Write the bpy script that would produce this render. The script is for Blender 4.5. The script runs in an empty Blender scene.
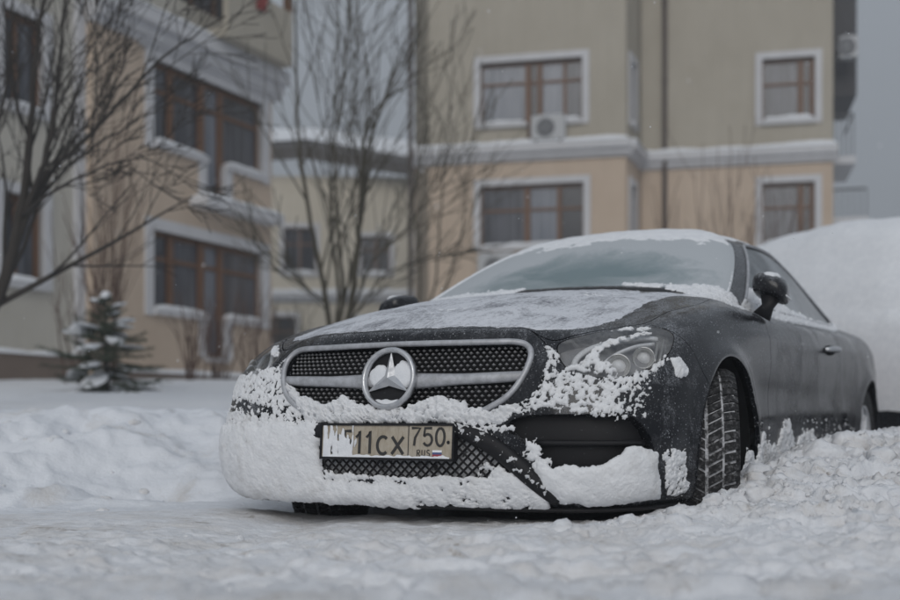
import bpy, bmesh, math, random
import numpy as np
from mathutils import Vector, Matrix
from mathutils.bvhtree import BVHTree

rng = np.random.default_rng(7)
random.seed(7)
SC = bpy.context.scene
COL = SC.collection

# ------------------------------------------------------------------ camera
CAM_H = 0.485
F_PX, W_PX, H_PX = 1150.0, 900.0, 600.0
HORIZON = 420.0
cam_d = bpy.data.cameras.new("camera")
cam_d.sensor_width = 36.0
cam_d.lens = 36.0 * F_PX / W_PX
cam_d.shift_y = (HORIZON - H_PX / 2) / W_PX
cam_d.clip_start = 0.05
cam_d.clip_end = 2000
cam = bpy.data.objects.new("camera", cam_d)
cam.location = (0, 0, CAM_H)
cam.rotation_euler = (math.radians(90), 0, 0)
COL.objects.link(cam)
SC.camera = cam
cam_d.dof.use_dof = True
cam_d.dof.focus_distance = 3.95
cam_d.dof.aperture_fstop = 1.65

# ------------------------------------------------------------------ sky and light (overcast winter dusk)
world = bpy.data.worlds.new("World")
SC.world = world
world.use_nodes = True
wn, wl = world.node_tree.nodes, world.node_tree.links
wn.clear()
sky = wn.new("ShaderNodeTexSky")
sky.sky_type = 'NISHITA'
sky.sun_disc = False
sky.sun_elevation = math.radians(28)
sky.sun_rotation = math.radians(188)
sky.dust_density = 4.0
sky.air_density = 1.0
hsv = wn.new("ShaderNodeHueSaturation")
hsv.inputs['Saturation'].default_value = 0.22
wl.new(sky.outputs[0], hsv.inputs['Color'])
mixw = wn.new("ShaderNodeMix")
mixw.data_type = 'RGBA'
mixw.inputs[0].default_value = 0.85
wl.new(hsv.outputs[0], mixw.inputs[6])
# cloud deck: standard overcast sky, three times brighter overhead than at the horizon
tco = wn.new("ShaderNodeTexCoord")
sxyz = wn.new("ShaderNodeSeparateXYZ")
wl.new(tco.outputs['Generated'], sxyz.inputs[0])
mr = wn.new("ShaderNodeMapRange")
mr.inputs['From Min'].default_value = 0.0
mr.inputs['From Max'].default_value = 1.0
mr.inputs['To Min'].default_value = 2.65
mr.inputs['To Max'].default_value = 6.9
wl.new(sxyz.outputs[2], mr.inputs['Value'])
vm = wn.new("ShaderNodeVectorMath")
vm.operation = 'SCALE'
vm.inputs[0].default_value = (.905, 1.0, 1.125)
wl.new(mr.outputs[0], vm.inputs['Scale'])
wl.new(vm.outputs[0], mixw.inputs[7])
bg = wn.new("ShaderNodeBackground")
bg.inputs['Strength'].default_value = 0.075
wl.new(mixw.outputs[2], bg.inputs['Color'])
wo = wn.new("ShaderNodeOutputWorld")
wl.new(bg.outputs[0], wo.inputs[0])

sun_d = bpy.data.lights.new("sun", 'SUN')
sun_d.energy = 0.95
sun_d.angle = math.radians(40)
sun_d.color = (1.0, 0.97, 0.93)
sun = bpy.data.objects.new("sun", sun_d)
sun.rotation_euler = (math.radians(63), 0, math.radians(-8))
sun.location = (0, 0, 30)
COL.objects.link(sun)

SC.view_settings.view_transform = 'Standard'
SC.view_settings.look = 'None'
SC.view_settings.gamma = 1.0
SC.view_settings.exposure = 0.12
SC.view_settings.use_curve_mapping = False
SC.cycles.use_denoising = True
SC.cycles.max_bounces = 6
SC.cycles.transparent_max_bounces = 8

# ------------------------------------------------------------------ noise (vectorised gradient noise)
_perm = np.random.default_rng(3).permutation(512)
_perm = np.concatenate([_perm, _perm, _perm])
_grad = np.random.default_rng(4).normal(size=(512, 3))
_grad /= np.linalg.norm(_grad, axis=1)[:, None]


def noise3(p):
    p = np.asarray(p, float)
    i = np.floor(p).astype(int)
    f = p - i
    i = i & 511
    w = f * f * f * (f * (f * 6 - 15) + 10)
    out = 0
    for dx in (0, 1):
        for dy in (0, 1):
            for dz in (0, 1):
                h = _perm[_perm[_perm[(i[:, 0] + dx) & 511] + ((i[:, 1] + dy) & 511)] + ((i[:, 2] + dz) & 511)] & 511
                g = _grad[h]
                d = g[:, 0] * (f[:, 0] - dx) + g[:, 1] * (f[:, 1] - dy) + g[:, 2] * (f[:, 2] - dz)
                ww = (w[:, 0] if dx else 1 - w[:, 0]) * (w[:, 1] if dy else 1 - w[:, 1]) * (w[:, 2] if dz else 1 - w[:, 2])
                out = out + ww * d
    return out * 1.5


def fbm(p, octaves=4, gain=0.5, lac=2.03):
    p = np.asarray(p, float)
    a, s, tot = 1.0, 0.0, 0.0
    for k in range(octaves):
        s = s + a * noise3(p + 17.3 * k)
        tot += a
        p = p * lac
        a *= gain
    return s / tot


def billow(p, octaves=3, gain=0.5, lac=2.1):
    p = np.asarray(p, float)
    a, s, tot = 1.0, 0.0, 0.0
    for k in range(octaves):
        s = s + a * (1 - np.abs(noise3(p + 31.7 * k)) * 2)
        tot += a
        p = p * lac
        a *= gain
    return s / tot


def sstep(a, b, x):
    t = np.clip((np.asarray(x, float) - a) / (b - a), 0, 1)
    return t * t * (3 - 2 * t)


# ------------------------------------------------------------------ materials
MATS = {}


class NT:
    """tiny helper around a material node tree"""

    def __init__(self, name):
        self.m = bpy.data.materials.new(name)
        self.m.use_nodes = True
        self.n = self.m.node_tree.nodes
        self.l = self.m.node_tree.links
        self.b = self.n['Principled BSDF']
        MATS[name] = self.m

    def node(self, typ, **kw):
        nd = self.n.new(typ)
        for k, v in kw.items():
            setattr(nd, k, v)
        return nd

    def coord(self, kind='Object', scale=(1, 1, 1)):
        t = self.node('ShaderNodeTexCoord')
        mp = self.node('ShaderNodeMapping')
        mp.inputs['Scale'].default_value = scale
        self.l.new(t.outputs[kind], mp.inputs['Vector'])
        return mp.outputs[0]

    def noise(self, vec, scale, detail=4, rough=0.55, dist=0.0):
        t = self.node('ShaderNodeTexNoise')
        t.inputs['Scale'].default_value = scale
        t.inputs['Detail'].default_value = detail
        t.inputs['Roughness'].default_value = rough
        t.inputs['Distortion'].default_value = dist
        if vec is not None:
            self.l.new(vec, t.inputs['Vector'])
        return t.outputs['Fac']

    def voronoi(self, vec, scale, feature='F1', rand=1.0):
        t = self.node('ShaderNodeTexVoronoi', feature=feature)
        t.inputs['Scale'].default_value = scale
        t.inputs['Randomness'].default_value = rand
        self.l.new(vec, t.inputs['Vector'])
        return t

    def ramp(self, fac, stops):
        r = self.node('ShaderNodeValToRGB')
        cr = r.color_ramp
        while len(cr.elements) < len(stops):
            cr.elements.new(0.5)
        for e, (p, c) in zip(cr.elements, stops):
            e.position = p
            e.color = (c[0], c[1], c[2], 1) if hasattr(c, '__len__') else (c, c, c, 1)
        self.l.new(fac, r.inputs[0])
        return r.outputs[0]

    def mix(self, fac, a, b):
        x = self.node('ShaderNodeMix', data_type='RGBA')
        for sock, v in ((0, fac), (6, a), (7, b)):
            if hasattr(v, 'is_output'):
                self.l.new(v, x.inputs[sock])
            elif sock == 0:
                x.inputs[0].default_value = v
            else:
                x.inputs[sock].default_value = (v[0], v[1], v[2], 1) if hasattr(v, '__len__') else (v, v, v, 1)
        return x.outputs[2]

    def math(self, op, a, b=None, clamp=False):
        x = self.node('ShaderNodeMath', operation=op, use_clamp=clamp)
        for k, v in ((0, a), (1, b)):
            if v is None:
                continue
            if hasattr(v, 'is_output'):
                self.l.new(v, x.inputs[k])
            else:
                x.inputs[k].default_value = v
        return x.outputs[0]

    def bump(self, h, strength=0.3, dist=0.01):
        b = self.node('ShaderNodeBump')
        b.inputs['Strength'].default_value = strength
        b.inputs['Distance'].default_value = dist
        self.l.new(h, b.inputs['Height'])
        self.l.new(b.outputs[0], self.b.inputs['Normal'])

    def set(self, **kw):
        for k, v in kw.items():
            s = self.b.inputs[k.replace('_', ' ')]
            if hasattr(v, 'is_output'):
                self.l.new(v, s)
            elif hasattr(v, '__len__'):
                s.default_value = (v[0], v[1], v[2], 1)
            else:
                s.default_value = v
        return self


# ------------------------------------------------------------------ object helpers
def tag(o, label=None, cat=None, group=None, kind=None):
    if label: o['label'] = label
    if cat: o['category'] = cat
    if group: o['group'] = group
    if kind: o['kind'] = kind
    return o


def empty(name, loc=(0, 0, 0), rz=0.0):
    o = bpy.data.objects.new(name, None)
    o.empty_display_size = 0.2
    o.location = loc
    o.rotation_euler = (0, 0, rz)
    COL.objects.link(o)
    return o


def link(name, me, mat, parent=None, smooth=False):
    if mat is not None:
        me.materials.clear()
        me.materials.append(MATS[mat] if isinstance(mat, str) else mat)
    if smooth:
        me.polygons.foreach_set('use_smooth', np.ones(len(me.polygons), bool))
    o = bpy.data.objects.new(name, me)
    COL.objects.link(o)
    if parent is not None:
        o.parent = parent
    return o


def mesh_np(name, V, F, N=None):
    """F: (m,3) or (m,4) array or list of lists"""
    me = bpy.data.meshes.new(name)
    V = np.asarray(V, float)
    if isinstance(F, np.ndarray):
        k = F.shape[1]
        m = len(F)
        me.vertices.add(len(V))
        me.vertices.foreach_set('co', V.ravel())
        me.loops.add(m * k)
        me.loops.foreach_set('vertex_index', F.astype(np.int32).ravel())
        me.polygons.add(m)
        me.polygons.foreach_set('loop_start', (np.arange(m) * k).astype(np.int32))
        me.update(calc_edges=True)
        me.validate()
    else:
        me.from_pydata([tuple(v) for v in V], [], F)
        me.update()
    if N is not None and len(me.vertices) == len(V):
        me.polygons.foreach_set('use_smooth', np.ones(len(me.polygons), bool))
        me.normals_split_custom_set_from_vertices([tuple(n) for n in N])
    return me


class MB:
    """mesh collector: boxes, prisms, tubes"""

    def __init__(self):
        self.v = []
        self.f = []

    def add(self, V, F):
        k = len(self.v)
        self.v += [tuple(map(float, p)) for p in V]
        self.f += [[i + k for i in q] for q in F]
        return self

    def box(self, c, s, rz=0.0, M=None):
        x, y, z = s[0] / 2, s[1] / 2, s[2] / 2
        P = [(-x, -y, -z), (x, -y, -z), (x, y, -z), (-x, y, -z), (-x, -y, z), (x, -y, z), (x, y, z), (-x, y, z)]
        ca, sa = math.cos(rz), math.sin(rz)
        P = [(c[0] + p[0] * ca - p[1] * sa, c[1] + p[0] * sa + p[1] * ca, c[2] + p[2]) for p in P]
        return self.add(P, [[0, 3, 2, 1], [4, 5, 6, 7], [0, 1, 5, 4], [1, 2, 6, 5], [2, 3, 7, 6], [3, 0, 4, 7]])

    def span(self, a, b):
        return self.box([(a[i] + b[i]) / 2 for i in range(3)], [abs(b[i] - a[i]) for i in range(3)])

    def tube(self, pts, radii, n=6, cap=True):
        pts = [Vector(p) for p in pts]
        if not hasattr(radii, '__len__'):
            radii = [radii] * len(pts)
        V, F = [], []
        ref = Vector((0.13, 0.27, 0.95)).normalized()
        for i, p in enumerate(pts):
            t = (pts[min(i + 1, len(pts) - 1)] - pts[max(i - 1, 0)]).normalized()
            a = t.cross(ref)
            if a.length < 1e-3:
                a = t.cross(Vector((1, 0, 0)))
            a.normalize()
            b = t.cross(a)
            for k in range(n):
                an = 2 * math.pi * k / n
                V.append(p + (a * math.cos(an) + b * math.sin(an)) * radii[i])
        for i in range(len(pts) - 1):
            for k in range(n):
                k2 = (k + 1) % n
                F.append([i * n + k, i * n + k2, (i + 1) * n + k2, (i + 1) * n + k])
        if cap:
            F.append(list(range(n))[::-1])
            F.append([(len(pts) - 1) * n + k for k in range(n)])
        return self.add(V, F)

    def build(self, name, mat, parent=None, smooth=False):
        me = bpy.data.meshes.new(name)
        me.from_pydata(self.v, [], self.f)
        me.update()
        return link(name, me, mat, parent, smooth)


def bevel(o, w=0.01, seg=2):
    m = o.modifiers.new('bevel', 'BEVEL')
    m.width = w
    m.segments = seg
    m.limit_method = 'ANGLE'
    return o

# ------------------------------------------------------------------ the coupe: base surface
CAR_X, CAR_Y, CAR_YAW = 0.217, 4.625, 0.512
CAR_FW = np.array([-math.sin(CAR_YAW), -math.cos(CAR_YAW)])
CAR_LF = np.array([math.cos(CAR_YAW), -math.sin(CAR_YAW)])
CAR_RZ = math.atan2(CAR_FW[1], CAR_FW[0])


def car_to_world(P):
    P = np.atleast_2d(P)
    return np.c_[CAR_X + P[:, 0] * CAR_FW[0] + P[:, 1] * CAR_LF[0],
                 CAR_Y + P[:, 0] * CAR_FW[1] + P[:, 1] * CAR_LF[1], P[:, 2]]


RINGS = [
    # under lip
    [(.70, 0, .19), (.69, .3, .19), (.66, .56, .19), (.58, .72, .19), (.44, .80, .20), (.25, .83, .2), (-.1, .84, .2), (-.45, .84, .2), (-1, .84, .2), (-1.6, .84, .2), (-2.2, .84, .2), (-2.7, .84, .2), (-3.2, .82, .22), (-3.55, .74, .25), (-3.75, .6, .27), (-3.82, .35, .28), (-3.84, 0, .28)],
    [(.82, 0, .20), (.812, .3, .20), (.775, .57, .20), (.69, .76, .205), (.52, .865, .21), (.28, .89, .21), (-.1, .885, .21), (-.45, .885, .2), (-1, .885, .2), (-1.6, .885, .2), (-2.2, .885, .2), (-2.7, .885, .21), (-3.2, .87, .24), (-3.58, .79, .27), (-3.80, .63, .29), (-3.88, .36, .3), (-3.9, 0, .3)],
    [(.855, 0, .28), (.848, .3, .28), (.815, .59, .28), (.735, .79, .285), (.56, .897, .29), (.3, .918, .29), (-.1, .92, .29), (-.45, .915, .29), (-1, .91, .29), (-1.6, .91, .29), (-2.2, .91, .29), (-2.7, .915, .29), (-3.2, .90, .32), (-3.62, .81, .35), (-3.85, .65, .37), (-3.93, .37, .38), (-3.95, 0, .38)],
    [(.87, 0, .42), (.862, .3, .42), (.83, .60, .42), (.75, .80, .42), (.575, .907, .42), (.31, .926, .42), (-.1, .93, .42), (-.45, .93, .42), (-1, .92, .42), (-1.6, .92, .42), (-2.2, .92, .42), (-2.7, .93, .42), (-3.2, .915, .45), (-3.65, .82, .48), (-3.88, .66, .5), (-3.955, .38, .5), (-3.97, 0, .5)],
    [(.865, 0, .54), (.857, .3, .54), (.82, .59, .545), (.73, .79, .55), (.55, .902, .56), (.29, .928, .57), (-.1, .935, .58), (-.45, .932, .58), (-1, .93, .58), (-1.6, .93, .58), (-2.2, .932, .58), (-2.7, .937, .58), (-3.2, .92, .6), (-3.65, .83, .63), (-3.88, .67, .65), (-3.955, .39, .66), (-3.97, 0, .66)],
    [(.84, 0, .66), (.83, .3, .66), (.775, .56, .665), (.66, .76, .675), (.46, .88, .70), (.22, .917, .72), (-.1, .927, .73), (-.45, .93, .73), (-1, .93, .74), (-1.6, .932, .75), (-2.2, .934, .76), (-2.7, .937, .77), (-3.2, .91, .79), (-3.64, .82, .82), (-3.87, .66, .83), (-3.95, .39, .84), (-3.965, 0, .84)],
    [(.805, 0, .765), (.79, .28, .765), (.715, .5, .765), (.565, .69, .77), (.33, .825, .815), (.1, .872, .86), (-.15, .893, .872), (-.45, .905, .862), (-1, .908, .862), (-1.6, .91, .875), (-2.2, .913, .89), (-2.7, .91, .905), (-3.2, .875, .925), (-3.6, .79, .945), (-3.83, .63, .96), (-3.92, .37, .97), (-3.945, 0, .975)],
    [(.76, 0, .80), (.74, .27, .80), (.655, .46, .80), (.49, .64, .81), (.25, .765, .86), (.05, .815, .90), (-.18, .85, .915), (-.48, .875, .903), (-1.02, .885, .90), (-1.6, .89, .912), (-2.2, .885, .928), (-2.7, .87, .95), (-3.18, .825, .985), (-3.55, .73, 1.0), (-3.77, .58, 1.01), (-3.87, .35, 1.02), (-3.9, 0, 1.025)],
    [(.45, 0, .89), (.44, .22, .89), (.40, .40, .885), (.29, .56, .885), (.10, .685, .91), (-.08, .745, .934), (-.28, .79, .942), (-.52, .835, .93), (-1.03, .865, .915), (-1.6, .868, .928), (-2.2, .855, .945), (-2.68, .83, .97), (-3.10, .77, 1.01), (-3.4, .67, 1.025), (-3.58, .52, 1.035), (-3.66, .31, 1.04), (-3.68, 0, 1.045)],
    [(.0, 0, .975), (0, .2, .973), (-.02, .37, .967), (-.08, .52, .965), (-.20, .635, .968), (-.32, .70, .973), (-.45, .755, .968), (-.60, .805, .947), (-1.04, .85, .925), (-1.6, .852, .938), (-2.2, .835, .957), (-2.66, .805, .98), (-3.0, .73, 1.03), (-3.22, .62, 1.045), (-3.36, .48, 1.055), (-3.43, .29, 1.06), (-3.45, 0, 1.065)],
    [(-.45, 0, 1.04), (-.455, .2, 1.038), (-.475, .38, 1.03), (-.53, .53, 1.015), (-.60, .64, 1.0), (-.65, .70, .985), (-.70, .745, .97), (-.78, .785, .955), (-1.06, .82, .945), (-1.6, .825, .955), (-2.2, .81, .972), (-2.62, .775, 1.0), (-2.9, .70, 1.06), (-3.06, .59, 1.075), (-3.15, .45, 1.085), (-3.2, .27, 1.09), (-3.21, 0, 1.095)],
    [(-.88, 0, 1.235), (-.885, .17, 1.232), (-.90, .33, 1.225), (-.93, .475, 1.212), (-.97, .575, 1.195), (-1.0, .63, 1.18), (-1.03, .665, 1.165), (-1.12, .695, 1.165), (-1.32, .72, 1.175), (-1.7, .728, 1.18), (-2.15, .71, 1.175), (-2.45, .67, 1.175), (-2.62, .61, 1.2), (-2.74, .51, 1.23), (-2.80, .385, 1.245), (-2.83, .23, 1.25), (-2.84, 0, 1.255)],
    [(-1.27, 0, 1.395), (-1.27, .14, 1.393), (-1.28, .28, 1.386), (-1.29, .40, 1.377), (-1.31, .485, 1.365), (-1.33, .53, 1.352), (-1.36, .555, 1.34), (-1.44, .575, 1.345), (-1.56, .585, 1.355), (-1.8, .588, 1.36), (-2.02, .57, 1.35), (-2.16, .535, 1.34), (-2.25, .48, 1.345), (-2.32, .4, 1.36), (-2.36, .31, 1.372), (-2.38, .18, 1.378), (-2.38, 0, 1.38)],
]
RINGS = np.array(RINGS, float)                     # (13, 17, 3)
RINGS[5, 2:6, 0] += [.005, .02, .03, .01]
RINGS[5, 2:6, 1] += [.0, .01, .012, .004]
RINGS[6, 2:6, 0] += [.0, .02, .03, .01]
RINGS[6, 2:6, 1] += [.0, .015, .02, .008]
RINGS[9, :8, 0] += [.03, .03, .04, .06, .08, .10, .10, .06]
RINGS[10, :9, 0] += [.05, .05, .06, .10, .14, .17, .19, .15, .03]
RINGS[11, :9, 0] += [.07, .07, .08, .10, .12, .13, .13, .10, .02]
RINGS[12, :9, 0] += [.08, .08, .08, .08, .08, .08, .08, .05, .02]
RINGS[10, 3:9, 1] += [.01, .015, .02, .02, .01, .0]
RINGS[11, 2:9, 1] += [.0, .01, .015, .02, .02, .015, .01]
_r12 = RINGS[12]
_c = np.array([-1.8, 0, 1.436])
_r13 = _r12 + (_c - _r12) * np.array([.32, .38, .72])
_r14 = np.c_[-1.8 + (_r12[:, 0] + 1.8) * .3, _r12[:, 1] * .32, np.full(17, 1.434)]
_r15 = np.c_[-1.8 + (_r12[:, 0] + 1.8) * .22, _r12[:, 1] * 0.0, np.full(17, 1.438)]
RINGS = np.concatenate([RINGS, [_r13, _r14, _r15]])   # (16,17,3)
# compensate the b-spline's shrinkage once, so that the surface passes close to the table
NV, NU = RINGS.shape[:2]


def pad_net(C):
    a = C[:, 1:2] * np.array([1, -1, 1])
    b = C[:, -2:-1] * np.array([1, -1, 1])
    C = np.concatenate([a, C, b], 1)
    lo = 2 * C[:1] - C[1:2]
    hi = C[-1:] * 2 - C[-2:-1]
    hi[..., 2] = C[-1:, :, 2]
    return np.concatenate([lo, C, hi], 0)


def bs_basis(t):
    return np.stack([(1 - t) ** 3, 3 * t ** 3 - 6 * t ** 2 + 4, -3 * t ** 3 + 3 * t ** 2 + 3 * t + 1, t ** 3], -1) / 6


def eval_net(C, us, vs):
    Cp = pad_net(C)
    iu = np.minimum(us.astype(int), NU - 2)
    iv = np.minimum(vs.astype(int), NV - 2)
    Bu, Bv = bs_basis(us - iu), bs_basis(vs - iv)
    out = 0
    for a in range(4):
        for b in range(4):
            out = out + Cp[iv[:, None] + a, iu[None, :] + b] * (Bv[:, a][:, None, None] * Bu[:, b][None, :, None])
    return out                                       # (nv, nu, 3)


CTRL = RINGS.copy()
for _ in range(2):
    S = eval_net(CTRL, np.arange(NU, dtype=float), np.arange(NV, dtype=float))
    CTRL = CTRL + (RINGS - S) * 0.6
    CTRL[:, 0, 1] = 0
    CTRL[:, -1, 1] = 0

US = np.concatenate([np.linspace(0, 6, 181)[:-1], np.linspace(6, 16, 141)])
VS = np.linspace(0, NV - 1, 15 * 14 + 1)
S = eval_net(CTRL, US, VS)
S[:, 0, 1] = 0
S[:, -1, 1] = 0
S[-1, :, 1] = 0


def hood_detail(P, U, V):
    """raised spine and the two crease lines of the bonnet"""
    x, y = P[..., 0], P[..., 1]
    on = sstep(7.0, 7.6, V) * (1 - sstep(9.5, 10.0, V)) * sstep(7.5, 6.0, U)
    yr = .30 + .13 * np.clip((.75 - x) / 1.25, 0, 1)
    dome = .010 * sstep(.035, -.035, np.abs(y) - yr)
    valley = -.006 * np.exp(-((np.abs(y) - yr - .05) / .05) ** 2)
    P = P.copy()
    P[..., 2] += on * (dome + valley)
    return P


UU, VV = np.meshgrid(US, VS)
S = hood_detail(S, UU, VV)
# side: soft waist-line crease and a scooped lower door
_side = sstep(5.6, 7.0, UU) * sstep(13.4, 12.4, UU)
S[..., 1] -= _side * (.010 * np.exp(-((VV - 4.1) / .5) ** 2) - .004 * np.exp(-((VV - 5.6) / .25) ** 2))
# wheel-arch flares
for wx in (0.055, -2.873):
    rr = np.hypot(S[..., 0] - wx, S[..., 2] - .335)
    S[..., 1] += .016 * np.exp(-((rr - .385) / .045) ** 2) * sstep(.7, .85, S[..., 1]) * sstep(0.95, 0.7, S[..., 2])

nv_, nu_ = S.shape[:2]
_du = np.gradient(S, axis=1)
_dv = np.gradient(S, axis=0)
SN = np.cross(_du, _dv)
SN /= np.linalg.norm(SN, axis=2)[..., None] + 1e-12
if SN[60, 200, 1] < 0:
    SN = -SN
SN[-1] = (0, 0, 1)
SN[:, 0, 1] = 0
SN[:, -1, 1] = 0
_id = np.arange(nv_ * nu_).reshape(nv_, nu_)
_a, _b, _c_, _d = _id[:-1, :-1].ravel(), _id[:-1, 1:].ravel(), _id[1:, 1:].ravel(), _id[1:, :-1].ravel()
BODY_T = np.concatenate([np.c_[_a, _b, _c_], np.c_[_a, _c_, _d]])
_fn = np.cross(S.reshape(-1, 3)[BODY_T[:, 1]] - S.reshape(-1, 3)[BODY_T[:, 0]], S.reshape(-1, 3)[BODY_T[:, 2]] - S.reshape(-1, 3)[BODY_T[:, 0]])
if (np.einsum('ij,ij->i', _fn, SN.reshape(-1, 3)[BODY_T[:, 0]])).mean() < 0:
    BODY_T = BODY_T[:, ::-1]
_fn = np.linalg.norm(_fn, axis=1)
BODY_T = BODY_T[_fn > 1e-11]
# vertex record: x y z nx ny nz u v
BODY_V = np.c_[S.reshape(-1, 3), SN.reshape(-1, 3), UU.ravel(), VV.ravel()]


# ------------------------------------------------------------------ cutting tools for the body surface
def split(V, T, f):
    """cut a triangle mesh along f == 0; returns (inside f<0), (outside f>=0)"""
    f = np.where(np.abs(f) < 1e-7, 1e-7, f)
    s = (f[T] < 0)
    n = s.sum(1)
    Tin, Tout = T[n == 3], T[n == 0]
    Vn = V
    parts_in, parts_out = [Tin], [Tout]
    for cnt, lone_in in ((1, True), (2, False)):
        Q = T[n == cnt]
        if not len(Q):
            continue
        q = s[n == cnt]
        lone = np.argmax(q, 1) if lone_in else np.argmin(q, 1)
        r = np.arange(len(Q))
        a, b, c = Q[r, lone], Q[r, (lone + 1) % 3], Q[r, (lone + 2) % 3]
        e = np.concatenate([np.sort(np.c_[a, b], 1), np.sort(np.c_[a, c], 1)])
        parts = (a, b, c, e)
        if lone_in:
            A1 = parts
        else:
            A2 = parts
        (parts_in if lone_in else parts_out).append(('lone', parts))
    # build the shared new vertices over all cut edges
    alle = [p[1][3] for p in parts_in + parts_out if isinstance(p, tuple)]
    if alle:
        E = np.concatenate(alle)
        Eu, inv = np.unique(E, axis=0, return_inverse=True)
        inv = inv.ravel()
        t = (f[Eu[:, 0]] / (f[Eu[:, 0]] - f[Eu[:, 1]]))[:, None]
        NVt = V[Eu[:, 0]] * (1 - t) + V[Eu[:, 1]] * t
        base = len(V)
        Vn = np.concatenate([V, NVt])
        k = 0
        fi, fo = [Tin], [Tout]
        for p, mine, other in ((parts_in, fi, fo), (parts_out, fo, fi)):
            for x in p:
                if isinstance(x, tuple):
                    a, b, c, e = x[1]
                    m = len(a)
                    # order of alle: parts_in first then parts_out
                    ab = base + inv[k:k + m]
                    ac = base + inv[k + m:k + 2 * m]
                    k += 2 * m
                    mine.append(np.c_[a, ab, ac])
                    other.append(np.c_[ab, b, c])
                    other.append(np.c_[ab, c, ac])
        Tin, Tout = np.concatenate(fi), np.concatenate(fo)
    return compact(Vn, Tin), compact(Vn, Tout)


def compact(V, T):
    if len(T) == 0:
        return V[:0], T
    T = T[(T[:, 0] != T[:, 1]) & (T[:, 1] != T[:, 2]) & (T[:, 0] != T[:, 2])]
    u, inv = np.unique(T, return_inverse=True)
    return V[u], inv.reshape(T.shape)


def poly_sdf(P, poly):
    """signed distance (negative inside) from 2d points to a closed polygon"""
    P = np.asarray(P, float)
    A = np.asarray(poly, float)
    B = np.roll(A, -1, 0)
    d = np.full(len(P), 1e9)
    ins = np.zeros(len(P), bool)
    for a, b in zip(A, B):
        e = b - a
        w = P - a
        t = np.clip((w @ e) / (e @ e + 1e-15), 0, 1)
        d = np.minimum(d, np.hypot(*(w - t[:, None] * e).T))
        c = ((a[1] <= P[:, 1]) != (b[1] <= P[:, 1]))
        xi = a[0] + (P[:, 1] - a[1]) / (e[1] if abs(e[1]) > 1e-12 else 1e-12) * e[0]
        ins ^= c & (P[:, 0] < xi)
    return np.where(ins, -d, d)


def smooth_poly(pts, n=6):
    """closed Catmull-Rom through the points"""
    P = np.asarray(pts, float)
    out = []
    m = len(P)
    for i in range(m):
        p0, p1, p2, p3 = P[i - 1], P[i], P[(i + 1) % m], P[(i + 2) % m]
        for k in range(n):
            t = k / n
            out.append(.5 * ((2 * p1) + (-p0 + p2) * t + (2 * p0 - 5 * p1 + 4 * p2 - p3) * t * t + (-p0 + 3 * p1 - 3 * p2 + p3) * t ** 3))
    return np.array(out)


def smooth_line(pts, n=6):
    P = np.asarray(pts, float)
    P = np.concatenate([[2 * P[0] - P[1]], P, [2 * P[-1] - P[-2]]])
    out = []
    for i in range(1, len(P) - 2):
        p0, p1, p2, p3 = P[i - 1], P[i], P[i + 1], P[i + 2]
        for k in range(n):
            t = k / n
            out.append(.5 * ((2 * p1) + (-p0 + p2) * t + (2 * p0 - 5 * p1 + 4 * p2 - p3) * t * t + (-p0 + 3 * p1 - 3 * p2 + p3) * t ** 3))
    out.append(P[-2])
    return np.array(out)


def mirror(M):
    V, T = M
    V = V.copy()
    V[:, 1] *= -1
    V[:, 4] *= -1
    return V, T[:, ::-1]


def join(*Ms):
    vs, ts, k = [], [], 0
    for V, T in Ms:
        vs.append(V)
        ts.append(T + k)
        k += len(V)
    return np.concatenate(vs), np.concatenate(ts)


def flange(M, depth=.012):
    """turn the free edges of a panel inwards (not those on the mirror plane)"""
    V, T = M
    E = np.concatenate([T[:, [0, 1]], T[:, [1, 2]], T[:, [2, 0]]])
    key = np.sort(E, 1)
    _, idx, cnt = np.unique(key, axis=0, return_index=True, return_counts=True)
    B = E[idx[cnt == 1]]
    mid = np.abs(V[B[:, 0], 1]) + np.abs(V[B[:, 1], 1])
    B = B[mid > 2e-4]
    k = len(V)
    a, b = V[B[:, 0]].copy(), V[B[:, 1]].copy()
    c, d = a.copy(), b.copy()
    c[:, :3] -= c[:, 3:6] * depth
    d[:, :3] -= d[:, 3:6] * depth
    m = len(B)
    fn = np.cross(b[:, :3] - a[:, :3], c[:, :3] - a[:, :3])
    fn = -fn / (np.linalg.norm(fn, axis=1)[:, None] + 1e-12)
    for q in (a, b, c, d):
        q[:, 3:6] = fn
    i = np.arange(m)
    ia, ib, ic, id_ = k + i, k + m + i, k + 2 * m + i, k + 3 * m + i
    T2 = np.concatenate([np.c_[ib, ia, ic], np.c_[ib, ic, id_]])
    return np.concatenate([V, a, b, c, d]), np.concatenate([T, T2])


def offset(M, d):
    V, T = M
    V = V.copy()
    V[:, :3] += V[:, 3:6] * (d[:, None] if hasattr(d, '__len__') else d)
    return V, T


def vnormals(V, T):
    fn = np.cross(V[T[:, 1], :3] - V[T[:, 0], :3], V[T[:, 2], :3] - V[T[:, 0], :3])
    N = np.zeros((len(V), 3))
    for k in range(3):
        np.add.at(N, T[:, k], fn)
    return N / (np.linalg.norm(N, axis=1)[:, None] + 1e-12)


def panel(name, M, mat, parent, own_normals=True):
    V, T = M
    return link(name, mesh_np(name, V[:, :3], np.ascontiguousarray(T), V[:, 3:6] if own_normals else None), mat, parent, smooth=True)



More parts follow.
